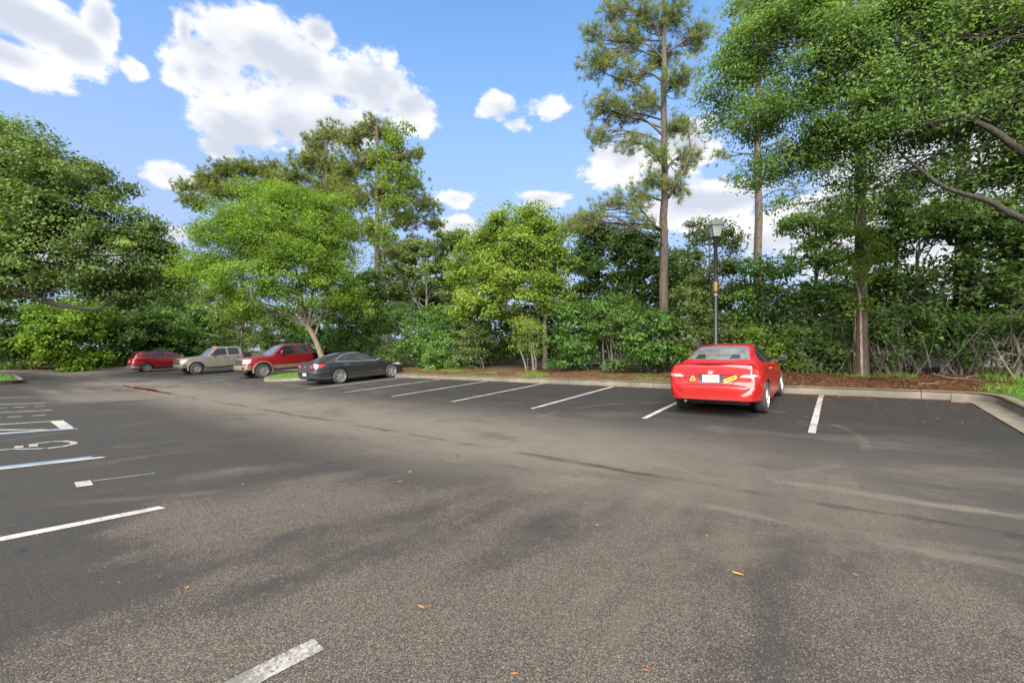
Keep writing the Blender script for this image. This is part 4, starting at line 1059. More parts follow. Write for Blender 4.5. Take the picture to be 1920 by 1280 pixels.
c.add('spoiler', box_me(-1.92, -1.62, -.50, .50, 1.535, 1.585, bev=.02), M['red_c'])
c.add('underbody', box_me(-1.95, 1.9, -.62, .62, .2, .32, bev=.02), M['black_plastic'])
# ------------------------------------------------------------------ plants
def leaf_mat(name, dark, light, yel, trans=.38, rough=.5, spec=.35):
    m, t, p, o = new_mat(name)
    a = t.new('ShaderNodeAttribute', attribute_name='tint'); f = a.outputs['Fac']
    c = t.mix(t.ss(f, .0, .72), dark + (1,), light + (1,))
    c = t.mix(t.ss(f, .72, 1.0), c, yel + (1,))
    t.l.new(c, p.inputs['Base Color']); p.inputs['Roughness'].default_value = rough; p.inputs['Specular IOR Level'].default_value = spec
    tr = t.new('ShaderNodeBsdfTranslucent'); t.l.new(t.mix(1.0, c, (1.25, 1.25, .55, 1), 'MULTIPLY'), tr.inputs[0])
    mx = t.new('ShaderNodeMixShader'); mx.inputs[0].default_value = trans
    t.l.new(p.outputs[0], mx.inputs[1]); t.l.new(tr.outputs[0], mx.inputs[2]); t.l.new(mx.outputs[0], o.inputs[0])
    return m
def bark_mat(name, c1, c2, scale=6, stretch=.18, bump=.9):
    m, t, p, o = new_mat(name)
    co = t.new('ShaderNodeTexCoord').outputs['Object']
    v = t.vm('MULTIPLY', co, (1, 1, stretch))
    n = t.noise(v, scale * 3, 6, .7, .6); w = t.voro(v, scale * 2.2, 'Distance', 'DISTANCE_TO_EDGE')
    c = t.mix(t.ss(t.m('ADD', n, t.m('MULTIPLY', w, .6)), .3, .75), c1 + (1,), c2 + (1,))
    c = t.mix(t.m('MULTIPLY', t.ss(t.noise(co, 1.1, 4), .5, .7), .35), c, (.08, .085, .06, 1))
    t.l.new(c, p.inputs['Base Color']); p.inputs['Roughness'].default_value = .9
    t.l.new(t.bump(t.m('ADD', n, w), bump, .03), p.inputs['Normal'])
    return m
L_ = {}
L_['oak'] = leaf_mat('oak_leaves', (.058, .098, .026), (.115, .175, .048), (.17, .225, .06), .45, .6, .2)
L_['elm'] = leaf_mat('elm_leaves', (.068, .128, .034), (.122, .205, .054), (.17, .25, .06), .5, .6, .2)
L_['island'] = leaf_mat('island_tree_leaves', (.072, .130, .016), (.130, .220, .026), (.20, .28, .03), .48, .6, .2)
L_['shrub'] = leaf_mat('shrub_leaves', (.030, .070, .012), (.062, .135, .020), (.11, .20, .028), .36, .5, .3)
L_['bright'] = leaf_mat('camphor_leaves', (.075, .130, .018), (.135, .205, .030), (.21, .26, .04), .45, .6, .2)
L_['dull'] = leaf_mat('dull_leaves', (.050, .078, .020), (.095, .138, .036), (.14, .18, .045), .42, .6, .2)
L_['deep'] = leaf_mat('deep_leaves', (.038, .075, .018), (.074, .132, .032), (.11, .18, .036), .42, .6, .2)
L_['pine'] = leaf_mat('pine_needles', (.085, .118, .036), (.150, .185, .056), (.22, .21, .06), .4, .6, .2)
L_['pine_far'] = leaf_mat('far_pine_needles', (.080, .115, .028), (.150, .185, .045), (.23, .20, .05), .4, .6, .2)
L_['grass'] = leaf_mat('grass_blades', (.05, .12, .012), (.11, .24, .025), (.20, .26, .05), .4)
L_['straw'] = leaf_mat('pine_straw', (.048, .022, .011), (.128, .064, .030), (.21, .13, .07), .1, .8, .1)
B_ = dict(vine=bark_mat('vine_bark', (.028, .023, .018), (.095, .080, .060), 8), oak=bark_mat('oak_bark', (.010, .008, .006), (.032, .027, .021)), pine=bark_mat('pine_bark', (.028, .020, .016), (.078, .058, .046), 5, .22),
          pale=bark_mat('pale_bark', (.060, .046, .032), (.140, .108, .078), 4, .12, .4), grey=bark_mat('grey_bark', (.05, .042, .034), (.14, .12, .095)), twig=bark_mat('twig_bark', (.08, .06, .045), (.22, .18, .135), 8),
          dark=bark_mat('dark_bark', (.022, .014, .011), (.062, .042, .033)))
UP = np.array([0, 0, 1.0])
def unit(v): return v / (np.linalg.norm(v, axis=-1, keepdims=True) + 1e-9)
def leaf_quads(C, Nrm, L, Wd, rng, droop=.2, out=None):
    n = len(C)
    Nn = unit(Nrm)
    T = rng.normal(size=(n, 3)) + (0 if out is None else out * 1.2); T[:, 2] -= droop * 1.5
    T = unit(T - (T * Nn).sum(1, keepdims=True) * Nn); B = np.cross(Nn, T)
    l = L * rng.uniform(.65, 1.25, (n, 1)) / 2; w = Wd * rng.uniform(.7, 1.2, (n, 1)) / 2
    cup = Nn * (w * .35)
    V = np.stack([C - T * l, C + B * w + cup - T * l * .1, C + T * l, C - B * w + cup - T * l * .1], 1).reshape(-1, 3)
    Q = np.arange(n * 4).reshape(-1, 4)
    return V, Q
def crown_np(lobes, leaf, lai, rng, cl_n=45, cl_r=.32, flat=.55, droop=.25, shell=.42, jit=.22, tint0=.0, tspread=1.0, boughs=.68):
    """leaf clusters spread through the crown's lobes; returns V,Q,tint and cluster centres per lobe"""
    VV, QQ, TT, CC = [], [], [], []; base = 0
    area = leaf[0] * leaf[1] / 2
    for (c, rx, ry, rz, *dn) in lobes:
        dmul = dn[0] if dn else 1.
        c = np.array(c); nl = lai * math.pi * rx * rz * dmul / area; nc = max(4, int(nl / cl_n))
        d = unit(rng.normal(size=(nc, 3)))
        lump = 1 + jit * (np.sin(d[:, 0] * 5 + c[0]) * np.sin(d[:, 1] * 5.5 + c[1]) + .6 * np.sin(d[:, 2] * 7 + c[2] + d[:, 0] * 4))
        r = (shell + (1 - shell) * rng.random(nc) ** .6) * lump
        P = c + d * r[:, None] * np.array([rx, ry, rz])
        # most clusters gather in boughs round the lobe, which leaves hollows between them
        ns = max(5, min(16, int(6 + nc / 40))); sd_ = unit(rng.normal(size=(ns, 3))); sc_ = c + sd_ * np.array([rx, ry, rz]) * rng.uniform(.55, .95, (ns, 1))
        own = rng.integers(0, ns, nc); sr = rng.uniform(.28, .5, ns)[own][:, None]
        Pb = sc_[own] + d * (.35 + .65 * rng.random((nc, 1)) ** .5) * sr * np.array([rx, ry, rz * .8])
        bough = rng.random(nc) < boughs
        P = np.where(bough[:, None], Pb, P)
        bt = rng.normal(0, .19, ns)[own] * bough
        CC.append(P)
        ct = np.clip(rng.normal(.42, .15, nc) * tspread + tint0 + bt, 0, 1)
        k = rng.poisson(cl_n, nc).clip(6)
        idx = np.repeat(np.arange(nc), k); n = len(idx)
        s = cl_r * rng.uniform(.6, 1.25, nc)[idx][:, None]
        off = rng.normal(size=(n, 3)) * np.array([1, 1, flat]) * s * .75
        C = P[idx] + off
        outw = unit(d[idx] * np.array([1, 1, .4]))
        Nn = UP * .7 + outw * .6 + rng.normal(size=(n, 3)) * .6
        V, Q = leaf_quads(C, Nn, leaf[0], leaf[1], rng, droop, outw)
        VV.append(V); QQ.append(Q + base); base += len(V)
        TT.append(np.clip(ct[idx] + rng.normal(0, .10, n), 0, 1))
    return np.concatenate(VV), np.concatenate(QQ), np.concatenate(TT), CC
def bend(a, b, n, rng, amp=.08, sag=0.):
    a = np.array(a, float); b = np.array(b, float); t = np.linspace(0, 1, n)[:, None]
    L = np.linalg.norm(b - a); P = a + (b - a) * t
    w = np.sin(t * np.pi)
    P = P + w * rng.normal(size=3) * amp * L + np.sin(t * 2 * np.pi) * rng.normal(size=3) * amp * .5 * L
    P[:, 2] += (w * sag * L)[:, 0]
    return P
def limbs_np(trunk, tr, lobes, CC, rng, lo=.45, hi=1., sub=8, r_l=.4, r_t=.012, sag=.08):
    """limbs from trunk to each lobe, twigs on to the leaf clusters"""
    paths = []
    trunk = np.array(trunk, float); L = np.concatenate([[0], np.cumsum(np.linalg.norm(np.diff(trunk, axis=0), axis=1))]); L /= L[-1]
    def at(f): return np.array([np.interp(f, L, trunk[:, i]) for i in range(3)]), np.interp(f, L, tr)
    for (c, rx, ry, rz, *_), P in zip(lobes, CC):
        c = np.array(c); f = lo + (hi - lo) * rng.random() ** .7
        s, r = at(f)
        if c[2] < s[2] + .2:
            f = max(lo * .8, f * .75); s, r = at(f)
        r0 = r * r_l * rng.uniform(.8, 1.2)
        p = bend(s, c, 9, rng, .05, sag); rr = np.linspace(r0, max(r_t * 1.5, r0 * .35), 9); paths.append((p, rr))
        ids = rng.choice(len(P), min(sub, len(P)), replace=False)
        for j in ids:
            i = rng.integers(3, 9); q = bend(p[i], P[j], 6, rng, .09, .05)
            paths.append((q, np.linspace(rr[i] * .55, r_t * .5, 6)))
            for _ in range(2):
                m = rng.integers(2, 6); e = q[m] + rng.normal(size=3) * .35 * max(.5, rx * .4)
                paths.append((bend(q[m], e, 4, rng, .08), np.linspace(r_t * .9, r_t * .3, 4)))
    return paths
def smooth_path(pts, n=16):
    P = np.array([tuple(p) for p in pts], float); t = np.linspace(0, 1, len(P)); tt = np.linspace(0, 1, n)
    return np.stack([pchip(t, P[:, i], tt) if len(P) > 2 else np.interp(tt, t, P[:, i]) for i in range(3)], 1)
def lobe(u, v, k, ru, rv, dk=1., dn=1.):
    """crown lobe from its place in the picture at depth k; radii in metres follow from k"""
    c = W(u, v, k); s = k / F_PX
    return (tuple(c), ru * s, ru * s * dk, rv * s, dn)
def kY(u, Y):
    d = pix_dir(u, YH); return Y / d.y
def kX(u, X):
    d = pix_dir(u, YH); return X / d.x
def plant(name, label, cat, base, trunk, tr, lobes, leaf, lai, lm, bm_, seed, group=None, lo=.4, sub=8, r_l=.42, r_t=.012, tubes=6, stems=None, crown_name='crown', **kw):
    rng = np.random.default_rng(seed)
    root = empty(name, (base[0], base[1], base[2])); tag(root, label, cat, group)
    V, Q, T, CC = crown_np(lobes, leaf, lai, rng, **kw)
    off = np.array(root.location)
    tag(link(crown_name, mesh_np('crown', V - off, Q, 4, T), L_[lm], root), kind='stuff')
    paths = limbs_np(trunk, tr, lobes, CC, rng, lo=lo, sub=sub, r_l=r_l, r_t=r_t)
    V, Q = tubes_np(paths, 5); tag(link('branches', mesh_np('branches', V - off, Q, 4, smooth=True), B_[bm_], root), kind='stuff')
    tp = [(trunk, tr)] + (stems or [])
    V, Q = tubes_np(tp, 14); V = V - off
    V += .012 * np.sin(V[:, [2, 0, 1]] * 9) * min(1, max(tr) * 4)
    link('trunk' if cat != 'shrub' else 'stem', mesh_np('trunk', V, Q, 4, smooth=True), B_[bm_], root)
    return root
def vtrunk(base, top, r0, r1, n=16, flare=1.2, lean=None):
    P = smooth_path([base] + ([lean] if lean is not None else []) + [top], n); R = np.linspace(r0, r1, n); R[0] *= flare; R[1] *= 1 + (flare - 1) * .35
    P[0, 2] -= .15
    return P, R
def B3(x, y): return (x, y, gz(x, y))

# ---- oak over the grass island at the left
b = (-39.5, -3.6, gz(-39.5, -3.6))
tp, tr = vtrunk(b, (-38.6, -2.4, 8.5), .42, .20)
lob = [lobe(*q) for q in ((-120, 360, 23, 120, 110), (-20, 300, 24, 85, 80), (60, 310, 24, 80, 72), (-60, 440, 23, 100, 70), (110, 375, 24, 90, 72), (20, 400, 23, 95, 75), (175, 350, 25, 50, 48, 1, .8), (200, 425, 25, 75, 58),
      (90, 470, 23, 100, 62), (-30, 520, 23, 100, 40), (235, 480, 25.5, 62, 48, 1, .85), (160, 510, 24.5, 85, 50), (270, 520, 26, 50, 40, 1, .7), (70, 535, 24, 90, 34), (230, 545, 26, 60, 30, 1, .8), (310, 490, 27, 44, 36, 1, .6), (330, 540, 28, 44, 34, 1, .5), (280, 450, 27, 36, 30, 1, .5), (120, 310, 25, 40, 34, 1, .6), (-180, 250, 24, 110, 90), (-260, 400, 22, 120, 110))]
plant('oak_tree', 'spreading live oak with a low limb over the grass island', 'tree', b, tp, tr, lob, (.20, .115), 4.8, 'oak', 'oak', 11, cl_n=46, cl_r=.42, sub=7, r_l=.5, r_t=.018, jit=.28,
      stems=[(smooth_path([W(-300, 500, 22), W(-60, 525, 22.5), W(40, 548, 23), W(110, 572, 23.5), W(175, 580, 24), W(215, 560, 24.5)]), np.linspace(.26, .05, 16)),
             (smooth_path([W(60, 553, 23.2), W(75, 540, 23.2), W(170, 520, 23.4)]), np.linspace(.10, .03, 16))])

# ---- small-leaved tree on the island by the black car
b = (-22.85, 12.35, gz(-22.85, 12.35))
fork = W(578, 612, 23.7)
tp = smooth_path([b, W(597, 650, 23.7), fork], 10); tr = np.linspace(.18, .13, 10); tr[0] = .22
lob = [lobe(*q) for q in ((475, 395, 23.2, 62, 48), (555, 395, 24, 58, 40), (615, 415, 23.6, 52, 46), (430, 450, 23.5, 62, 50), (510, 455, 22.4, 66, 52), (585, 470, 22.6, 62, 52), (645, 480, 24, 42, 50, 1, .8), (395, 510, 23.6, 50, 40, 1, .9), (460, 520, 22.4, 62, 44),
      (540, 530, 22.6, 62, 42), (615, 540, 23, 52, 40), (425, 570, 24, 52, 30, 1, .7), (500, 575, 23, 52, 26, 1, .6), (655, 555, 24.5, 34, 36, 1, .6), (480, 440, 25.5, 80, 60), (590, 440, 25.5, 70, 60), (520, 360, 24.5, 40, 24, 1, .7), (375, 480, 24.5, 34, 40, 1, .6), (670, 585, 24, 26, 26, 1, .5))]
plant('island_tree', 'bright green vase-shaped tree on the grass island behind the black car', 'tree', b, tp, tr, lob, (.17, .065), 4.4, 'island', 'pale', 12, lo=.93, cl_n=40, cl_r=.36, sub=8, r_l=.2, r_t=.012, droop=.15, jit=.25,
      stems=[(smooth_path([fork, W(555, 600, 23.6), W(520, 578, 23.4), W(480, 563, 23.2), W(450, 545, 23)]), np.linspace(.08, .02, 16)),
             (smooth_path([fork, W(568, 570, 23.9), W(560, 520, 24), W(530, 460, 24)]), np.linspace(.09, .02, 16)),
             (smooth_path([fork, W(584, 570, 23.5), W(590, 510, 23.4), W(580, 440, 23.4)]), np.linspace(.09, .02, 16)),
             (smooth_path([W(590, 630, 23.7), W(600, 600, 23.9), W(612, 560, 24), W(630, 490, 24)]), np.linspace(.075, .02, 16))])

# ---- pines: tufts of long needles along open branches
def pine(name, label, u0, Y, lobes, top_v, seed, r0=.24, mat='pine', group=None, tuft=.26, dens=10, nb=14, needle=.012, bark='pine', extra=None, lean=0, stubs=True):
    rng = np.random.default_rng(seed)
    k = kY(u0, Y); b = W(u0, YH, k); base = (b.x, b.y, gz(b.x, b.y)); root = empty(name, base); tag(root, label, 'tree', group)
    top = W(u0 + lean, top_v, k); off = np.array(base)
    tp, tr = vtrunk(base, top, r0, r0 * .28, 22); tp[1:-1, :2] += rng.normal(size=(20, 2)) * .015
    V, Q = tubes_np([(tp, tr)], 16); d = V - np.repeat(tp, 16, 0); V = V + d * (.10 * np.sin(V[:, 2:3] * 5 + np.arctan2(d[:, 1], d[:, 0])[:, None] * 5))
    link('trunk', mesh_np('trunk', V - off, Q, 4, smooth=True), B_[bark], root)
    paths, C, D = [], [], []
    for (c, rx, ry, rz, *dn) in lobes:
        c = np.array(c); dm = dn[0] if dn else 1
        # branch leaves the trunk a little lower or higher than the lobe
        hz = np.interp(np.clip(c[2] - rng.uniform(-.3, 1.2), base[2] + 2, tp[-1, 2]), tp[:, 2], np.arange(len(tp)))
        s = np.array([np.interp(hz, np.arange(len(tp)), tp[:, i]) for i in range(3)]); rr = np.interp(hz, np.arange(len(tp)), tr)
        p = bend(s, c, 10, rng, .06, .10); paths.append((p, np.linspace(min(.05, rr * .4), .014, 10)))
        n = max(3, int(dens * dm * rx * rz * math.pi))
        q = c + unit(rng.normal(size=(n, 3))) * rng.uniform(.25, 1.05, (n, 1)) * np.array([rx, ry, rz])
        for j in range(n):
            i = rng.integers(3, 10); pp = bend(p[i], q[j], 5, rng, .08, -.06); paths.append((pp, np.linspace(.018, .008, 5)))
            dv = unit(pp[-1] - pp[-2] + UP * .25)
            for _ in range(rng.integers(3, 6)):
                C.append(pp[rng.integers(3, 5)] + rng.normal(size=3) * .16); D.append(unit(dv + rng.normal(size=3) * .5))
    if extra: paths += extra
    V, Q = tubes_np(paths, 5); tag(link('branches', mesh_np('branches', V - off, Q, 4, smooth=True), B_[bark], root), kind='stuff')
    C = np.array(C); D = np.array(D); n = len(C)
    idx = np.repeat(np.arange(n), nb); m = len(idx)
    dirs = unit(D[idx] * .75 + rng.normal(size=(m, 3)) * .62)
    Ln = tuft * rng.uniform(.7, 1.2, (m, 1)); side = unit(np.cross(dirs, rng.normal(size=(m, 3)))) * needle
    st = C[idx] + rng.normal(size=(m, 3)) * .03
    V = np.stack([st - side * .5, st + side * .5, st + dirs * Ln], 1).reshape(-1, 3)
    T = np.clip(rng.normal(.42, .22, n)[idx] + rng.normal(0, .12, m), 0, 1)
    tag(link('needles', mesh_np('needles', V - off, np.arange(m * 3).reshape(-1, 3), 3, T), L_[mat], root), kind='stuff')
    return root
def lb(k, *qs): return [lobe(u, v, k + (dk[0] if dk else 0), ru, rv) for (u, v, ru, rv, *dk) in qs]
k = kY(1245, 17.0)
pine('pine_tree', 'tall open pine with reddish trunk standing between the hedge and the lamp post', 1245, 17.0,
     lb(k, (1120, 120, 38, 30), (1165, 75, 36, 26), (1205, 40, 36, 28), (1265, 30, 40, 32), (1310, 70, 34, 30), (1180, 140, 36, 24), (1130, 200, 40, 26), (1165, 215, 30, 22, .8), (1215, 190, 34, 28), (1275, 150, 34, 34, -.6), (1240, 110, 30, 30, .8),
        (1120, 255, 26, 22), (1185, 265, 24, 20), (1225, 285, 30, 26, -.6), (1265, 240, 34, 30), (1290, 300, 26, 26), (1225, 340, 28, 22, -.5), (1265, 350, 26, 22), (1095, 405, 36, 20, -1.2), (1145, 385, 40, 22, -1.0), (1195, 372, 32, 22, -.6), (1065, 425, 24, 14, -1.4), (1200, 415, 30, 16, -1.), (1110, 60, 20, 24), (1150, 20, 30, 24), (1200, -60, 60, 50), (1280, -80, 60, 60)),
     -170, 21, r0=.185, dens=21, nb=22, tuft=.26, needle=.016,
     extra=[(smooth_path([W(1252, 372, k), W(1268, 345, k - .3), W(1285, 315, k - .4), W(1294, 280, k - .4), W(1290, 240, k - .4)]), np.linspace(.07, .025, 16)),
            (smooth_path([W(1243, 428, k), W(1200, 420, k - .6), W(1150, 418, k - .9), W(1090, 410, k - 1.2)]), np.linspace(.06, .02, 16)),
            (smooth_path([W(1244, 215, k), W(1200, 160, k), W(1140, 140, k), W(1105, 120, k)]), np.linspace(.05, .015, 16)),
            (smooth_path([W(1244, 255, k), W(1210, 225, k), W(1160, 200, k + .4), W(1120, 250, k + .4)]), np.linspace(.05, .015, 16))])
k = kY(1421, 25.0)
pine('pine_tree', 'bare-stemmed pine rising behind the lamp post with its crown above', 1421, 25.0,
     lb(k, (1375, 240, 30, 22), (1350, 300, 26, 16), (1450, 200, 34, 28), (1400, 150, 36, 30), (1470, 270, 26, 22), (1440, 100, 40, 36), (1380, 60, 40, 36), (1430, 10, 50, 40), (1490, 360, 20, 14), (1385, 330, 18, 10)), -120, 22, r0=.23, dens=8, nb=20, tuft=.30, needle=.020)
k = kY(1613, 16.2)
pine('pine_tree', 'dark pine trunk with a pale split in its bark beside the pine straw', 1613, 16.2,
     lb(k, (1570, 40, 60, 40), (1640, 60, 60, 40), (1600, -40, 80, 60), (1660, -100, 90, 70)), -320, 23, r0=.175, dens=4.5, nb=14, tuft=.22, needle=.010, bark='dark')
k = kY(1805, 18.5)
pine('pine_tree', 'shaded dark pine trunk among the bare vines in the corner', 1805, 18.5,
     lb(k, (1780, 60, 70, 50), (1850, 40, 70, 50), (1800, -60, 90, 70)), -260, 24, r0=.235, dens=3.2, nb=14, tuft=.24, needle=.012, bark='dark')
G = 'pines beyond the island tree'
k = kY(690, 21.5)
pine('pine_tree', 'tallest of the pines beyond the island tree, vines climbing its stem', 707, 21.5,
     lb(k, (690, 245, 30, 26), (655, 262, 34, 26), (725, 255, 26, 26), (745, 300, 34, 28), (700, 300, 40, 30), (650, 315, 40, 30), (785, 290, 12, 18), (770, 345, 34, 26), (720, 360, 44, 34), (660, 375, 44, 34), (800, 385, 34, 22), (760, 410, 40, 26), (700, 430, 44, 30), (820, 420, 22, 16), (780, 460, 34, 22), (740, 480, 40, 20), (640, 430, 40, 36)), 222, 25, r0=.30, mat='pine_far', group=G, dens=9.5, nb=20, tuft=.38, needle=.036, bark='dark')
k = kY(600, 22.5)
pine('pine_tree', 'pine beyond the island tree with a broad bushy top next to the tallest one', 612, 22.5,
     lb(k, (590, 270, 26, 26), (620, 250, 26, 22), (575, 305, 36, 26), (620, 310, 36, 30), (545, 330, 34, 26), (600, 360, 50, 34), (640, 350, 34, 34), (550, 380, 44, 30)), 248, 26, r0=.28, mat='pine_far', group=G, dens=9.5, nb=20, tuft=.40, needle=.036, bark='dark')
k = kY(470, 23.5)
pine('pine_tree', 'lower pine beyond the island tree whose boughs reach out over the pickups', 455, 23.5,
     lb(k, (350, 352, 26, 14), (385, 335, 28, 20), (420, 320, 30, 22), (460, 315, 34, 24), (505, 320, 34, 24), (365, 380, 26, 18), (410, 360, 34, 24), (460, 360, 40, 30), (520, 350, 36, 26), (345, 375, 14, 10)), 300, 27, r0=.26, mat='pine_far', group=G, dens=9.5, nb=20, tuft=.42, needle=.038, bark='dark')

# vines on the tallest pine
rng = np.random.default_rng(5)
def vine_on(name, label, pts, leaf, lai, lm, seed, cl_r=.3, **kw):
    rng = np.random.default_rng(seed)
    lob = [lobe(*q) for q in pts]; V, Q, T, CC = crown_np(lob, leaf, lai, rng, cl_r=cl_r, **kw)
    c0 = V[:, :2].mean(0); base = (c0[0], c0[1], gz(*c0)); root = empty(name, base); tag(root, label, 'vine'); off = np.array(base)
    link('leaves', mesh_np('leaves', V - off, Q, 4, T), L_[lm], root)
    pts_ = sorted([np.array(l[0]) for l in lob], key=lambda q: q[2]); pts_ = [np.array(base)] + pts_
    P = smooth_path(pts_, 24); V, Q = tubes_np([(P, np.linspace(.035, .012, 24))], 6); link('stem', mesh_np('stem', V - off, Q, 4, smooth=True), B_['twig'], root)
k = kY(740, 21.0)
vine_on('climbing_vine', 'bright green vine covering the upper stem of the tallest pine', [(735, 280, k - 1, 26, 34), (748, 240, k - 1, 18, 20), (725, 330, k - 1, 36, 34), (740, 390, k - 1, 34, 34), (715, 440, k - 1, 34, 30), (770, 330, k - 1, 24, 26)], (.22, .13), 2.8, 'bright', 31, cl_r=.45)
k = kY(1613, 16.0)
vine_on('climbing_vine', 'leafy vine wrapped round the dark pine trunk by the straw', [(1612, 560, k - .3, 24, 26), (1600, 510, k - .3, 32, 26), (1630, 470, k - .3, 26, 30), (1605, 420, k - .2, 30, 34), (1625, 360, k - .2, 24, 34)], (.10, .055), 2.6, 'bright', 32, cl_r=.2, cl_n=30)

# ---- broadleaf trees behind the hedge
def mid(name, label, u0, Y, qs, leaf, lai, lm, bark, seed, r0=.12, top_v=None, dY=0., **kw):
    k = kY(u0, Y); b_ = W(u0, YH, k); b_ = (b_.x, b_.y, gz(b_.x, b_.y))
    lob = [lobe(u, v, kY(u, Y + (e[0] if e else 0)), ru, rv, 1., (e[1] if len(e) > 1 else 1.)) for (u, v, ru, rv, *e) in qs]
    tp, tr = vtrunk(b_, W(u0, top_v or 520, k), r0, r0 * .4)
    kw.setdefault('cl_r', .32)
    return plant(name, label, 'tree', b_, tp, tr, lob, leaf, lai, lm, bark, seed, **kw)
mid('camphor_tree', 'yellow-green leafy tree rising over the hedge beside the empty stalls', 1022, 17.2,
    ((1000, 405, 34, 26), (950, 420, 40, 30), (1040, 440, 40, 34), (900, 455, 38, 30), (985, 460, 52, 40, -.8), (930, 500, 50, 38, -.6), (1045, 505, 38, 38), (880, 520, 36, 36), (990, 540, 56, 34, -1.0), (910, 560, 46, 34, -.6), (870, 575, 26, 30, -.5), (1040, 560, 30, 26, -.4), (960, 480, 60, 60, 1.2), (940, 585, 40, 16, -.4, .6)),
    (.17, .09), 9.5, 'bright', 'grey', 41, top_v=470, tint0=.12)
mid('understory_tree', 'grey-green bushy tree above the dark hedge behind the black car', 800, 19.5,
    ((790, 470, 36, 26), (835, 460, 36, 28), (760, 505, 34, 28), (815, 520, 44, 36), (860, 500, 26, 36), (770, 555, 40, 34), (840, 575, 40, 34), (740, 560, 34, 36), (850, 450, 26, 20), (725, 505, 26, 26)), (.21, .12), 6.2, 'dull', 'grey', 42, top_v=500)
mid('understory_tree', 'dark green oak filling in behind the reddish pine trunk', 1160, 20.5,
    ((1110, 440, 44, 30), (1170, 450, 46, 32), (1220, 470, 40, 34), (1090, 490, 40, 34), (1150, 505, 50, 32), (1210, 530, 44, 30), (1120, 550, 44, 28), (1270, 500, 32, 34), (1290, 550, 34, 34), (1180, 575, 50, 26), (1080, 570, 36, 26)), (.18, .10), 8.5, 'deep', 'grey', 43, top_v=480)
mid('understory_tree', 'slim upright sapling with pale leaves just behind the lamp head', 1330, 17.8,
    ((1310, 430, 22, 22), (1350, 440, 24, 28), (1375, 455, 16, 16), (1300, 470, 24, 26), (1350, 500, 30, 30), (1310, 520, 32, 30), (1370, 540, 30, 26), (1290, 560, 26, 26), (1335, 570, 34, 30)), (.15, .065), 5.2, 'dull', 'grey', 44, top_v=440, r0=.06, cl_r=.26)
mid('understory_tree', 'dense mid-green shrubby tree right of the lamp post behind the red sedan', 1430, 17.6,
    ((1420, 500, 34, 24), (1470, 500, 30, 26), (1400, 550, 34, 34), (1450, 560, 40, 36), (1500, 560, 34, 36), (1420, 610, 40, 30), (1480, 620, 44, 34), (1540, 610, 40, 40), (1390, 620, 26, 34), (1530, 560, 26, 26)), (.15, .08), 5.2, 'shrub', 'grey', 45, top_v=520, r0=.08, tint0=.12)
mid('understory_tree', 'thin-leaved tree with gaps of sky above the brush right of the lamp post', 1530, 18.6,
    ((1500, 420, 40, 26, 0, .55), (1550, 440, 44, 30, 0, .6), (1590, 400, 34, 30, 0, .6), (1520, 480, 46, 30, 0, .5), (1575, 500, 40, 34, 0, .5), (1640, 470, 40, 44, 0, .6), (1660, 540, 40, 40, 0, .6), (1560, 560, 40, 30, 0, .55)), (.15, .068), 10.0, 'elm', 'grey', 46, top_v=430, r0=.08, cl_r=.24, cl_n=30)
mid('understory_tree', 'leaning small tree with open branches over the vine tangle in the corner', 1720, 17.6,
    ((1690, 440, 50, 36, 0, .5), (1750, 420, 50, 40, 0, .5), (1830, 440, 50, 44, 0, .5), (1900, 470, 50, 50, 0, .5), (1700, 520, 50, 40, 0, .55), (1770, 510, 46, 40, 0, .55), (1860, 540, 50, 40, 0, .5), (1960, 560, 50, 60, 0, .6), (1720, 590, 50, 34, 0, .5), (1930, 400, 50, 50, 0, .5), (1680, 600, 34, 30, 0, .6), (1700, 395, 60, 34, 0, .8), (1800, 400, 60, 34, 0, .8), (1900, 420, 60, 40, 0, .8), (1980, 480, 60, 60, 0, .8)), (.17, .08), 8.5, 'deep', 'grey', 47, top_v=470, r0=.10, cl_r=.26, cl_n=30, tint0=.1)
mid('understory_tree', 'shadowy evergreen between the maroon suv and the island tree', 330, 24,
    ((300, 500, 40, 34), (345, 520, 34, 34), (280, 545, 44, 34), (340, 565, 50, 34), (400, 560, 44, 40), (390, 600, 40, 40), (310, 600, 50, 34), (440, 610, 40, 44)), (.30, .17), 5.0, 'dull', 'grey', 48, top_v=520, cl_r=.5)

# ---- hedge shrubs
def shrub(label, u0, Y, qs, leaf, lai, lm, seed, name='shrub', group=None, kf=None, cl_r=.2, cl_n=36, **kw):
    kf = kf or kY
    k = kf(u0, Y); b_ = W(u0, YH, k); b_ = (b_.x, b_.y, gz(b_.x, b_.y)); rng = np.random.default_rng(seed)
    lob = [lobe(u, v, kf(u, Y + (e[0] if e else 0)), ru, rv, 1., (e[1] if len(e) > 1 else 1.)) for (u, v, ru, rv, *e) in qs]
    st = []
    for l in lob[:6]:
        s = np.array(b_) + rng.normal(size=3) * np.array([.3, .2, 0]); s[2] = b_[2] - .1
        st.append((bend(s, l[0], 8, rng, .06, .06), np.linspace(.035, .012, 8)))
    tp = bend((b_[0], b_[1], b_[2] - .1), lob[0][0], 8, rng, .04)
    return plant(name, label, 'shrub', b_, tp, np.linspace(.05, .02, 8), lob, leaf, lai, lm, 'grey', seed, group=group, stems=st, cl_r=cl_r, cl_n=cl_n, sub=5, r_l=.5, r_t=.008, crown_name='foliage', shell=.5, **kw)
HG = 'dark green hedge shrubs along the long kerb'
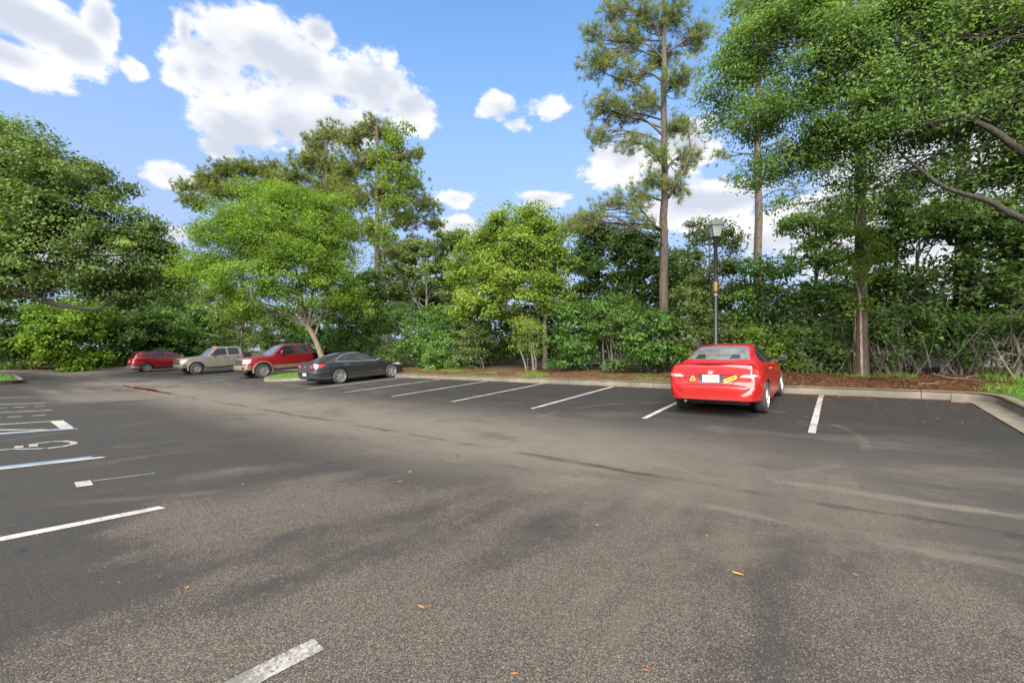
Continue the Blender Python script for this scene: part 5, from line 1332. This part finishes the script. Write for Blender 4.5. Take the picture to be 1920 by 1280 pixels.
hs = [  # u0, Y, label, lobes
 (660, 17.6, 'glossy hedge shrub behind the bed of the dark red pickup', ((650, 560, 34, 40), (690, 540, 34, 40), (640, 620, 34, 36), (690, 600, 40, 40), (660, 655, 44, 34, -.6))),
 (735, 17.0, 'tall glossy hedge shrub behind the roof of the black sedan', ((730, 590, 36, 34), (765, 600, 34, 34), (720, 640, 36, 34, -.5), (770, 650, 36, 34, -.7), (735, 675, 40, 22, -.9))),
 (815, 16.6, 'glossy hedge shrub just past the nose of the black sedan', ((800, 610, 34, 30), (840, 605, 30, 30), (790, 650, 34, 30, -.6), (835, 650, 36, 32, -.6), (815, 678, 44, 18, -.8))),
 (885, 16.6, 'low part-bare hedge shrub left of the slender yellow-green stems', ((870, 620, 28, 28), (900, 625, 24, 24, 0, .6), (880, 660, 34, 26, -.5, .8), (865, 680, 30, 16, -.8))),
 (1080, 16.2, 'leafy hedge shrub right of the slender yellow-green stems', ((1070, 600, 34, 30), (1110, 590, 34, 34), (1060, 640, 30, 26, -.3), (1090, 655, 34, 26, -.5), (1055, 680, 24, 14, -.6))),
 (1150, 16.2, 'leafy hedge shrub with a gap low down showing the pale fence', ((1150, 580, 34, 30), (1120, 620, 30, 22, -.2), (1175, 610, 34, 30, -.2), (1150, 685, 30, 10, -.6), (1180, 660, 20, 26, -.4))),
 (1225, 16.0, 'leafy hedge shrub round the foot of the reddish pine', ((1215, 605, 34, 30, -.3), (1200, 645, 34, 28, -.5), (1255, 630, 34, 34, -.5), (1225, 670, 34, 20, -.7), (1270, 660, 28, 26, -.5), (1240, 590, 24, 14, .8))),
 (1310, 16.0, 'leafy hedge shrub behind the lamp post and the red roof', ((1300, 600, 34, 32), (1345, 610, 34, 34), (1310, 650, 44, 30, -.4), (1370, 650, 30, 34, -.2), (1290, 560, 26, 26, .6)))]
for i, (u0, Y, lab, qs) in enumerate(hs):
    lf = ((.15, .085), (.12, .07), (.16, .075), (.13, .085))[i % 4]
    shrub(lab, u0, Y, qs, lf, 6.8 * lf[0] * lf[1] / .0128 if lf[0] < .14 else 6.8, ('shrub', 'deep', 'shrub', 'dull')[i % 4], 60 + i, group=HG, tint0=.05 * (i % 3))
shrub('slender yellow-green multi-stemmed shrub at the middle of the hedge', 1000, 15.7, ((985, 610, 26, 22, 0, .8), (1010, 625, 24, 20, 0, .7), (1000, 650, 20, 18, 0, .4), (975, 640, 14, 16, 0, .4)), (.10, .045), 3.4, 'bright', 71, tint0=.2)
# far hedge at the end of the lot
FG = 'big shrubs along the far end of the lot'
fs = [(20, -56, 'dark shrub below the oak limb at the far end of the lot', 'deep', ((10, 600, 40, 34), (-40, 610, 44, 44), (40, 640, 30, 34), (0, 665, 50, 24, 1.0))),
      (110, -55, 'big light green shrub bulging out left of the maroon suv', 'island', ((90, 590, 36, 24), (140, 585, 40, 24), (75, 625, 26, 34, .8), (120, 630, 50, 34, 1.0), (170, 620, 40, 34, .5), (110, 670, 40, 26, 1.5), (155, 670, 40, 24, 1.5))),
      (215, -56, 'deep green shrub mass behind the maroon suv', 'deep', ((200, 600, 40, 30), (245, 600, 40, 34), (215, 650, 44, 34, .6), (260, 640, 34, 36), (190, 675, 34, 18, 1.0))),
      (300, -57, 'dark shrub between the maroon suv and the grey pickup', 'shrub', ((290, 610, 40, 34), (335, 620, 40, 36), (300, 655, 44, 30), (360, 650, 30, 30)))]
for i, (u0, X, lab, lm, qs) in enumerate(fs):
    shrub(lab, u0, X, qs, (.30, .18), 5.4, lm, 80 + i, group=FG, kf=kX, cl_r=.5, cl_n=40, tint0=.02)
for i, (u0, X, lab, qs) in enumerate(((-20, -62, 'dark backing shrub at the far end behind the oak island', ((-60, 620, 60, 50), (10, 610, 50, 50), (-20, 660, 70, 36))), (90, -62, 'dark backing shrub behind the big light green shrub', ((60, 610, 50, 44), (130, 600, 50, 50), (90, 655, 60, 40))), (200, -62, 'dark backing shrub behind the deep green shrub mass', ((180, 600, 50, 50), (240, 600, 50, 50), (210, 655, 60, 40))), (300, -62, 'dark backing shrub behind the maroon suv and the grey pickup', ((290, 600, 50, 50), (350, 610, 50, 50), (320, 655, 60, 40))))):
    shrub(lab, u0, X, qs, (.40, .24), 4.5, 'deep', 140 + i, kf=kX, cl_r=.7, cl_n=36)
ms = [(430, 19, 'shrub bank behind the cab of the grey pickup', 'dull', ((400, 630, 40, 34), (440, 600, 40, 40), (420, 665, 40, 24))),
      (500, 18.5, 'shrub bank between the two pickups below the island tree', 'dull', ((480, 610, 40, 40), (520, 620, 40, 40), (500, 660, 50, 26))),
      (580, 18.5, 'shrub bank behind the cab of the dark red pickup', 'shrub', ((560, 600, 40, 44), (610, 600, 40, 44), (590, 650, 50, 34)))]
for i, (u0, Y, lab, lm, qs) in enumerate(ms):
    shrub(lab, u0, Y, qs, (.26, .15), 5.2, lm, 90 + i, cl_r=.4)
for i, (u0, Y, lab, qs) in enumerate(((915, 19.0, 'dark shrub deep behind the low part-bare hedge shrub', ((900, 610, 40, 34), (950, 620, 40, 34), (920, 655, 50, 30))), (1015, 18.6, 'dark shrub deep behind the slender yellow-green stems', ((990, 610, 40, 36), (1040, 615, 40, 36), (1010, 655, 50, 30))),
        (1130, 19.0, 'dark shrub deep behind the gap that shows the fence', ((1100, 590, 50, 30), (1160, 590, 50, 34), (1130, 625, 50, 20))), (1480, 19.5, 'dark shrub deep behind the brush right of the lamp post', ((1440, 620, 50, 40), (1510, 600, 50, 40), (1580, 620, 50, 40), (1480, 660, 60, 30))),
        (1680, 19.5, 'dark shrub deep behind the split-bark pine trunk', ((1640, 610, 50, 40), (1710, 600, 50, 44), (1780, 610, 50, 40), (1690, 550, 50, 34), (1600, 560, 40, 34))), (1880, 19.2, 'dark shrub deep behind the shaded corner trunk', ((1840, 600, 50, 30), (1910, 580, 60, 40), (1980, 600, 60, 50), (1860, 530, 50, 40), (1960, 500, 60, 50))))):
    shrub(lab, u0, Y, qs, (.20, .11), 6.0, 'deep', 120 + i, cl_r=.34, tint0=.02)
for i, (u0, Y, lab, qs) in enumerate(((700, 22.5, 'tall dark shrub far behind the tall glossy hedge shrub', ((680, 560, 44, 50), (730, 540, 44, 50), (700, 620, 50, 44))), (800, 22.5, 'tall dark shrub far behind the nose of the black sedan', ((790, 560, 50, 44), (840, 550, 44, 50), (810, 620, 50, 44))), (1260, 22.5, 'tall dark shrub far behind the foot of the reddish pine', ((1230, 560, 50, 44), (1300, 560, 50, 44), (1360, 590, 50, 40), (1270, 620, 60, 40))))):
    shrub(lab, u0, Y, qs, (.28, .16), 4.5, 'dull', 150 + i, cl_r=.45)
# brush in the corner behind the straw bed
cs_ = [(1400, 16.4, 'small bright shrub beside the mirror of the red sedan', 'bright', ((1400, 640, 26, 26, 0, .8), (1440, 650, 30, 30, 0, .8), (1470, 680, 26, 14, 0, .7))),
       (1530, 16.6, 'dark brush left of the split-bark pine trunk', 'deep', ((1500, 650, 34, 30, 0, .9), (1550, 650, 34, 34, 0, .9), (1520, 685, 40, 14, 0, .6), (1575, 670, 24, 26, 0, .7))),
       (1670, 16.8, 'dark brush right of the split-bark pine trunk', 'deep', ((1650, 600, 34, 34, 0, .8), (1690, 620, 40, 34, 0, .7), (1660, 660, 30, 26, 0, .4))),
       (1770, 16.8, 'leafy brush below the shaded pine trunk in the corner', 'shrub', ((1760, 600, 40, 26, 0, .7), (1800, 640, 34, 34, 0, .7), (1750, 650, 26, 22, 0, .5), (1840, 600, 40, 26, 0, .6))),
       (1900, 16.2, 'leafy brush in front of the pale fence in the corner', 'deep', ((1890, 600, 40, 20, 0, .5), (1950, 640, 50, 40, 0, .8), (1850, 660, 30, 24, 0, .4)))]
for i, (u0, Y, lab, lm, qs) in enumerate(cs_):
    shrub(lab, u0, Y, qs, (.13, .07), 7.5, lm, 100 + i, cl_r=.24, tint0=.08)

# ---- overhanging tree at the right, rooted on the corner island
b = (6.0, 11.6, gz(6.0, 11.6))
tp, tr = vtrunk(b, (5.4, 11.3, 8.0), .30, .16)
lob = [lobe(*q) for q in ((1370, 160, 10.5, 50, 46, 1, .7), (1340, 230, 10.8, 26, 26, 1, .5), (1420, 90, 10, 60, 50), (1440, 210, 10, 60, 50), (1500, 40, 9.5, 70, 50), (1520, 140, 9.5, 70, 56), (1490, 290, 10, 60, 44), (1430, 330, 10.4, 40, 30, 1, .6), (1600, 80, 9, 80, 60), (1590, 210, 9.2, 70, 56), (1570, 310, 9.6, 60, 44, 1, .8),
      (1690, 40, 8.6, 80, 60), (1690, 150, 8.6, 80, 60), (1660, 260, 9, 70, 50, 1, .8), (1790, 90, 8.2, 90, 70), (1780, 210, 8.4, 80, 56), (1740, 310, 9, 60, 44, 1, .7), (1890, 60, 8, 90, 80), (1880, 190, 8, 80, 60), (1860, 300, 8.4, 70, 50, 1, .7), (1980, 140, 8, 100, 100), (1960, 300, 8, 80, 70), (2080, 60, 7.6, 120, 120), (2150, 250, 7.4, 110, 110), (1640, 350, 9.4, 44, 30, 1, .6), (1800, 380, 8.8, 60, 34, 1, .5), (1560, -40, 9.4, 90, 60), (1760, -60, 8.6, 110, 70), (1930, -60, 8, 120, 80), (1420, 10, 10.2, 50, 40, 1, .8), (1550, 390, 10, 40, 24, 1, .5), (1475, 385, 10.3, 26, 20, 1, .5))]
plant('shade_tree', 'feathery light green tree reaching over the stalls from the corner island', 'tree', b, tp, tr, lob, (.090, .040), 6.0, 'elm', 'oak', 51, lo=.5, cl_n=36, cl_r=.26, flat=.5, droop=.45, sub=7, r_l=.10, r_t=.008, jit=.3,
      stems=[(smooth_path([(5.5, 11.4, 3.2), W(1990, 430, 7.8), W(1910, 405, 7.9), W(1850, 376, 8.1), W(1780, 356, 8.3), W(1720, 314, 8.6), W(1685, 285, 8.9)]), np.linspace(.075, .02, 16)),
             (smooth_path([(5.4, 11.3, 4.4), W(1990, 320, 7.6), W(1920, 289, 7.7), W(1865, 246, 7.8), W(1810, 219, 8.0), W(1780, 195, 8.1), W(1700, 170, 8.7)]), np.linspace(.085, .02, 16)),
             (smooth_path([W(1810, 215, 7.8), W(1740, 232, 8.1), W(1660, 225, 8.7), W(1600, 228, 9.3)]), np.linspace(.04, .012, 16)),
             (smooth_path([(5.4, 11.3, 5.2), W(1990, 150, 8), W(1900, 60, 8.2), W(1850, 20, 8.4), W(1760, -20, 8.6)]), np.linspace(.075, .02, 16)),
             (smooth_path([W(1990, 230, 8), W(1920, 190, 8.2), W(1860, 160, 8.4), W(1800, 150, 8.6)]), np.linspace(.05, .015, 16))])
# ------------------------------------------------------------------ fence behind the hedge
M['fence'] = plain('fence_panel_grey', (.17, .175, .17), .7, var=.25, scale=1.5, bump=.15)
def fence():
    root = empty('fence', (-10, 21.2, gz(-10, 21.2))); tag(root, 'pale grey panel fence half hidden behind the hedge', 'fence')
    y = 21.2; x = -40.0; i = 0; inv = Matrix.Translation(-root.location)
    pm = box_me(-1.17, 1.17, -.02, .02, .06, 1.82, bev=.008)
    post = box_me(-.065, .065, -.065, .065, -.3, 1.95, bev=.008)
    while x < 24:
        z = gz(x, y)
        p = link('post', post, M['fence'], root); p.matrix_parent_inverse = inv; p.location = (x, y, z)
        q = link('panel', pm, M['fence'], root); q.matrix_parent_inverse = inv; q.location = (x + 1.235, y, z)
        x += 2.47; i += 1
fence()

# ------------------------------------------------------------------ lamp posts
M['lamp_black'] = plain('lamp_black_paint', (.016, .017, .019), .42, var=.2, scale=4)
M['lamp_cap'] = plain('lamp_cap', (.10, .105, .11), .5)
M['lamp_glass'] = plain('frosted_lamp_glass', (.34, .37, .38), .25, var=.06, coat=.6)
M['band_yellow'] = plain('yellow_band', (.20, .11, .012), .5); M['band_white'] = plain('white_band', (.25, .25, .25), .5)
def lamp(x, y, h, label):
    z = gz(x, y); root = empty('lamp_post', (x, y, z), .55); tag(root, label, 'lamp post')
    link('pole', lathe_me([(.13, -.1), (.13, .12), (.10, .16), (.085, .5), (.072, .55), (.066, h * .5), (.052, h - .75), (.06, h - .74), (.06, h - .70), (.03, h - .68)], 20), M['lamp_black'], root)
    hd = empty('lamp_head', (0, 0, 0)); hd.parent = root
    z0 = h - .70
    bm = bmesh.new()
    def fr(s0, s1, a, b):
        r0 = [bm.verts.new((q * s0, w * s0, a)) for q, w in ((1, 1), (-1, 1), (-1, -1), (1, -1))]; r1 = [bm.verts.new((q * s1, w * s1, b)) for q, w in ((1, 1), (-1, 1), (-1, -1), (1, -1))]
        for i in range(4): bm.faces.new((r0[i], r0[(i + 1) % 4], r1[(i + 1) % 4], r1[i]))
        bm.faces.new(r0[::-1]); bm.faces.new(r1)
    fr(.06, .11, z0, z0 + .05); link('lamp_base', from_bm(bm, 'b'), M['lamp_black'], root)
    bm = bmesh.new(); fr(.10, .185, z0 + .05, z0 + .40); link('lamp_glass', from_bm(bm, 'g'), M['lamp_glass'], root)
    bm = bmesh.new(); fr(.215, .21, z0 + .40, z0 + .43); fr(.205, .11, z0 + .43, z0 + .56); fr(.11, .07, z0 + .56, z0 + .62); link('lamp_cap', from_bm(bm, 'c'), M['lamp_cap'], root)
    bm = bmesh.new(); bmesh.ops.create_icosphere(bm, subdivisions=2, radius=.04); bmesh.ops.translate(bm, verts=bm.verts, vec=(0, 0, z0 + .65)); link('finial', from_bm(bm, 'f', 60), M['lamp_cap'], root)
    paths = []
    for q, w in ((1, 1), (-1, 1), (-1, -1), (1, -1)): paths.append(([(q * .103, w * .103, z0 + .04), (q * .19, w * .19, z0 + .42)], [.012, .012]))
    V, Q = tubes_np(paths, 5); link('lamp_bars', mesh_np('bars', V, Q, 4), M['lamp_black'], root)
    bpy.data.objects.remove(hd)
    link('warning_band', lathe_me([(.0665, 2.78), (.0660, 3.08)], 20), M['band_yellow'], root)
    link('number_band', lathe_me([(.067, 2.64), (.067, 2.68)], 20), M['band_white'], root)
k = kY(1342, 15.0); p_ = W(1342, YH, k)
lamp(p_.x, p_.y, 5.2, 'black lamp post with lantern head and yellow band behind the red sedan')
k = kY(453, 16.2); p_ = W(453, YH, k)
lamp(p_.x, p_.y, 5.05, 'dark lamp post rising behind the bed of the grey pickup')

# ------------------------------------------------------------------ bare vines and sticks in the corner
def tangle():
    rng = np.random.default_rng(77); paths = []
    for i in range(130):
        u = rng.uniform(1385, 1990); Y = rng.uniform(15.7, 18.5); k = kY(u, Y); s = W(u, YH, k); s = np.array((s.x, s.y, gz(s.x, s.y) - .05))
        h = rng.uniform(.5, 3.4); ln = rng.normal(0, .9); e = s + np.array([ln, rng.normal(0, .4), h])
        m = (s + e) / 2 + rng.normal(size=3) * .5; r = rng.uniform(.004, .011)
        P = smooth_path([s, m, e], 10); paths.append((P, np.linspace(r, r * .35, 10)))
        for _ in range(3):
            j = rng.integers(3, 9); q = P[j] + rng.normal(size=3) * .5; paths.append((bend(P[j], q, 5, rng, .1), np.linspace(r * .5, r * .2, 5)))
    for (u0, v0, u1, v1, Y) in ((1800, 660, 1690, 540, 16.4), (1745, 690, 1700, 600, 16.2), (1690, 690, 1640, 620, 16.3), (1880, 650, 1905, 585, 16.0), (1700, 560, 1760, 470, 17.2), (1860, 590, 1760, 700, 15.9), (1570, 670, 1640, 600, 16.6), (1900, 690, 1925, 610, 15.8), (990, 690, 965, 640, 15.9), (1655, 690, 1600, 560, 16.9)):
        P = smooth_path([W(u0, v0, kY(u0, Y)), W((u0 + u1) / 2 + 8, (v0 + v1) / 2 - 8, kY((u0 + u1) / 2, Y)), W(u1, v1, kY(u1, Y))], 12); paths.append((P, np.linspace(.020, .008, 12)))
    V, Q = tubes_np(paths, 5)
    o = link('bare_vine_tangle', mesh_np('tangle', V, Q, 4, smooth=True), B_['vine']); tag(o, 'tangle of bare grey vines and twigs below the trees', 'vines', kind='stuff')
tangle()
def stick(label, pts, r):
    P = smooth_path(pts, 16); off = P[0].copy(); V, Q = tubes_np([(P - off, np.linspace(r, r * .4, 16))], 7)
    j = P[9] - off; e = j + np.array([.25, .12, .06]); V2, Q2 = tubes_np([(smooth_path([j, (j + e) / 2 + np.array([0, .03, .03]), e], 6), np.linspace(r * .5, r * .2, 6))], 5)
    o = link('fallen_branch', mesh_np('stick', np.concatenate([V, V2]), np.concatenate([Q, Q2 + len(V)]), 4, smooth=True), B_['twig']); o.location = off; tag(o, label, 'branch')
def on_bed(u, Y, h=.03):
    p = W(u, YH, kY(u, Y)); return np.array((p.x, p.y, gz(p.x, p.y) + h))
stick('long pale fallen branch lying across the pine straw', [on_bed(1750, 15.6, .12), on_bed(1785, 15.15, .05), on_bed(1815, 15.0, .05), on_bed(1850, 14.6, .03)], .022)
stick('short grey stick lying on the pine straw near the kerb', [on_bed(1722, 13.9), on_bed(1745, 13.95), on_bed(1772, 14.05)], .012)
stick('leaning pale stick at the edge of the corner brush', [on_bed(1905, 14.9, .03), on_bed(1880, 15.3, .45), on_bed(1858, 15.8, 1.0)], .016)

# ------------------------------------------------------------------ pale split in the pine bark
k = kY(1613, 16.2); b_ = W(1613, YH, k); rng = np.random.default_rng(9)
vd = unit(np.array([-b_.x, -b_.y, 0.])); sdv = np.array([-vd[1], vd[0], 0.])
Pz = np.linspace(.3, 2.25, 22)
P = np.stack([np.array([b_.x, b_.y, 0]) + vd * .13 - sdv * .115 + sdv * .012 * math.sin(z * 9) + UP * (z + gz(b_.x, b_.y)) for z in Pz])
M['split'] = plain('bare_wood', (.20, .12, .065), .7, var=.3)
V, Q = tubes_np([(P, .016 + .006 * np.sin(Pz * 5))], 6)
for o in bpy.data.objects:
    if o.get('label', '').startswith('dark pine trunk with a pale split'):
        link('bark_split', mesh_np('split', V - np.array(o.location), Q, 4, smooth=True), M['split'], o)

# ------------------------------------------------------------------ pine straw, grass, litter
def straw():
    rng = np.random.default_rng(3); n = 52000
    x = np.where(rng.random(n) < .55, rng.uniform(-4, 3.2, n), rng.uniform(-24, 3.2, n)); y = 13.2 + rng.random(n) ** 1.1 * 3.0
    pile = rng.random(n) < .12; x = np.where(pile, rng.normal(.95, .45, n), x); y = np.where(pile, rng.normal(14.9, .3, n), y)
    ok = ~inside(LOT, x, y) & (dist_poly(LOT, x, y) > .16) & ~((x < -20.6)); x, y, pile = x[ok], y[ok], pile[ok]; n = len(x)
    z = groundz(x, y) + rng.uniform(.004, .035, n) + np.where(pile, rng.random(n) * .10 * np.exp(-((x - .95) / .5) ** 2 - ((y - 14.9) / .35) ** 2), 0)
    a = rng.uniform(0, 2 * np.pi, n); L = rng.uniform(.06, .17, n)[:, None]; d = np.stack([np.cos(a), np.sin(a), rng.normal(0, .22, n)], 1); s = np.stack([-np.sin(a), np.cos(a), rng.normal(0, .5, n)], 1) * .0045
    C = np.stack([x, y, z], 1); V = np.stack([C - s, C + s, C + d * L], 1).reshape(-1, 3)
    o = link('pine_straw', mesh_np('straw', V, np.arange(n * 3).reshape(-1, 3), 3, np.clip(rng.normal(.45, .25, n), 0, 1)), L_['straw']); tag(o, 'rust brown pine straw strewn over the bed behind the kerb', 'pine straw', kind='stuff')
straw()
def grass(name, label, xy, h, seed, w=.006):
    rng = np.random.default_rng(seed); x, y = xy[:, 0], xy[:, 1]; n = len(x)
    z = groundz(x, y) - .01; a = rng.uniform(0, 2 * np.pi, n); H = h * rng.uniform(.5, 1.3, n)
    s = np.stack([np.cos(a), np.sin(a), np.zeros(n)], 1) * w; b = rng.normal(size=(n, 2)) * .45
    C = np.stack([x, y, z], 1); mid_ = C + np.stack([b[:, 0] * H * .3, b[:, 1] * H * .3, H * .62], 1); tip = C + np.stack([b[:, 0] * H, b[:, 1] * H, H * .95], 1)
    V = np.stack([C - s, C + s, mid_ + s * .7, tip, mid_ - s * .7], 1).reshape(-1, 3)
    i = np.arange(n)[:, None] * 5; Q = np.concatenate([i + np.array([[0, 1, 2, 4]])], 0); T3 = i + np.array([[4, 2, 3, 3]])
    V2 = np.stack([mid_ - s * .7, mid_ + s * .7, tip], 1).reshape(-1, 3)
    Vq = np.stack([C - s, C + s, mid_ + s * .7, mid_ - s * .7], 1).reshape(-1, 3)
    tt = np.clip(rng.normal(.5, .22, n), 0, 1)
    Vall = np.concatenate([Vq, V2]); q4 = np.arange(n * 4).reshape(-1, 4); t3 = np.arange(n * 3).reshape(-1, 3) + len(Vq)
    # triangles throughout
    tri = np.concatenate([q4[:, [0, 1, 2]], q4[:, [0, 2, 3]], t3])
    o = link(name, mesh_np(name, Vall, tri, 3, np.concatenate([tt, tt, tt])), L_['grass']); tag(o, label, 'grass', kind='stuff')
rng = np.random.default_rng(4)
def scatter(n, x0, x1, y0, y1, keep): 
    q = np.stack([rng.uniform(x0, x1, n), rng.uniform(y0, y1, n)], 1); return q[keep(q[:, 0], q[:, 1])]
out_ = lambda x, y: ~inside(LOT, x, y) & (dist_poly(LOT, x, y) > .2)
grass('grass', 'bright lawn grass on the island beside the black sedan', scatter(12000, -25, -21, 9.2, 15, out_), .09, 1, .010)
grass('grass', 'bright long grass at the kerb corner by the pine straw', scatter(26000, 2.3, 6.5, 8, 15, lambda x, y: out_(x, y) & (rng.random(len(x)) < np.clip((x - 2.5 + (13.4 - y) * .15 + .5 * np.sin(y * 3)) * .8, 0, 1))), .17, 2, .006)
grass('grass', 'patchy thin grass in the bed along the long kerb', scatter(16000, -20, -3, 13.25, 15.2, lambda x, y: out_(x, y) & ((np.sin(x * 1.1) + np.sin(x * 2.7 + y * 2) + np.sin(y * 3.1 + x * .4)) > .9)), .07, 3, .005)
grass('grass', 'tufts of green weeds below the corner brush', scatter(4200, -3, 3.5, 15.3, 17, lambda x, y: out_(x, y) & ((np.sin(x * 2.1) + np.sin(x * 4.7 + y * 2)) > .6)), .13, 5, .006)
grass('grass', 'mown grass on the island under the oak', scatter(9000, -44, -34, -6, 1.7, lambda x, y: inside(ISLE, x, y) & (dist_poly(ISLE, x, y) > .2)), .08, 6, .014)
def litter():
    rng = np.random.default_rng(8); n = 900
    x = np.where(rng.random(n) < .75, rng.uniform(-3.2, 2.2, n), rng.uniform(-20, 2, n)); y = 12.95 - np.abs(rng.normal(0, 1.5, n)); y = np.where(x < -3.5, 12.95 - np.abs(rng.normal(0, .5, n)), y)
    ok = inside(LOT, x, y) & (y > 5); x, y = x[ok], y[ok]; n = len(x)
    C = np.stack([x, y, lotz(x, y) + .008], 1)
    V, Q = leaf_quads(C, UP + rng.normal(size=(n, 3)) * .25, .05, .018, rng, 0); V[:, 2] = np.maximum(V[:, 2], lotz(V[:, 0], V[:, 1]) + .006)
    # loose needles
    m = 2600; x = np.where(rng.random(m) < .8, rng.uniform(-3.4, 2.2, m), rng.uniform(-16, 0, m)); y = 12.95 - np.abs(rng.normal(0, 1.3, m)); ok = inside(LOT, x, y); x, y = x[ok], y[ok]; m = len(x)
    V2, Q2 = leaf_quads(np.stack([x, y, lotz(x, y) + .007], 1), np.tile(UP, (m, 1)), .15, .006, rng, 0); V2[:, 2] = np.maximum(V2[:, 2], lotz(V2[:, 0], V2[:, 1]) + .006)
    T = np.concatenate([np.clip(rng.normal(.55, .25, n), 0, 1), np.clip(rng.normal(.45, .2, m), 0, 1)])
    o = link('leaf_litter', mesh_np('litter', np.concatenate([V, V2]), np.concatenate([Q, Q2 + len(V)]), 4, T), L_['straw']); tag(o, 'dry leaves and needles scattered over the stalls under the trees', 'leaf litter', kind='stuff')
litter()
M['leaf_y'] = plain('yellow_leaf', (.30, .17, .02), .6, var=.3, scale=40); M['leaf_o'] = plain('orange_leaf', (.22, .085, .02), .6, var=.3, scale=40); M['leaf_g'] = plain('green_leaf', (.16, .25, .03), .6, var=.3, scale=40)
def leaf_me():
    bm = bmesh.new(); rows = []
    for i, w in enumerate((.0025, .012, .018, .016, .010, .002)):
        xx = -.045 + i * .018; rows.append([bm.verts.new((xx, s * w, .004 + .007 * abs(s) + .012 * (i / 5 - .4) ** 2)) for s in (-1, 0, 1)])
    for a, b2 in zip(rows, rows[1:]):
        for j in range(2): bm.faces.new((a[j], a[j + 1], b2[j + 1], b2[j]))
    return from_bm(bm, 'leaf', 60)
for i, (u, v, mt, s) in enumerate(((1383, 1077, 'leaf_y', 1.), (768, 885, 'leaf_y', .9), (750, 904, 'leaf_o', 1.), (455, 908, 'leaf_o', .9), (1120, 985, 'leaf_y', .5), (790, 1140, 'leaf_o', .8), (350, 1103, 'leaf_y', .5), (964, 1265, 'leaf_o', .5), (1605, 1079, 'leaf_o', .6), (905, 893, 'leaf_o', .8), (1212, 1258, 'leaf_o', .4), (1325, 1005, 'leaf_o', .6), (1000, 917, 'leaf_o', .6))):
    x, y = gpix(u, v); o = link('fallen_leaf', leaf_me(), M[mt]); o.location = (x, y, lz(x, y) + .002); o.rotation_euler = (0, 0, i * 1.9); o.scale = (s * .7, s * .7, s * .7)
    tag(o, 'single ' + ('yellow' if mt == 'leaf_y' else 'rust orange') + ' fallen leaf on the open drive', 'leaf', ('yellow' if mt == 'leaf_y' else 'orange') + ' fallen leaves on the drive')
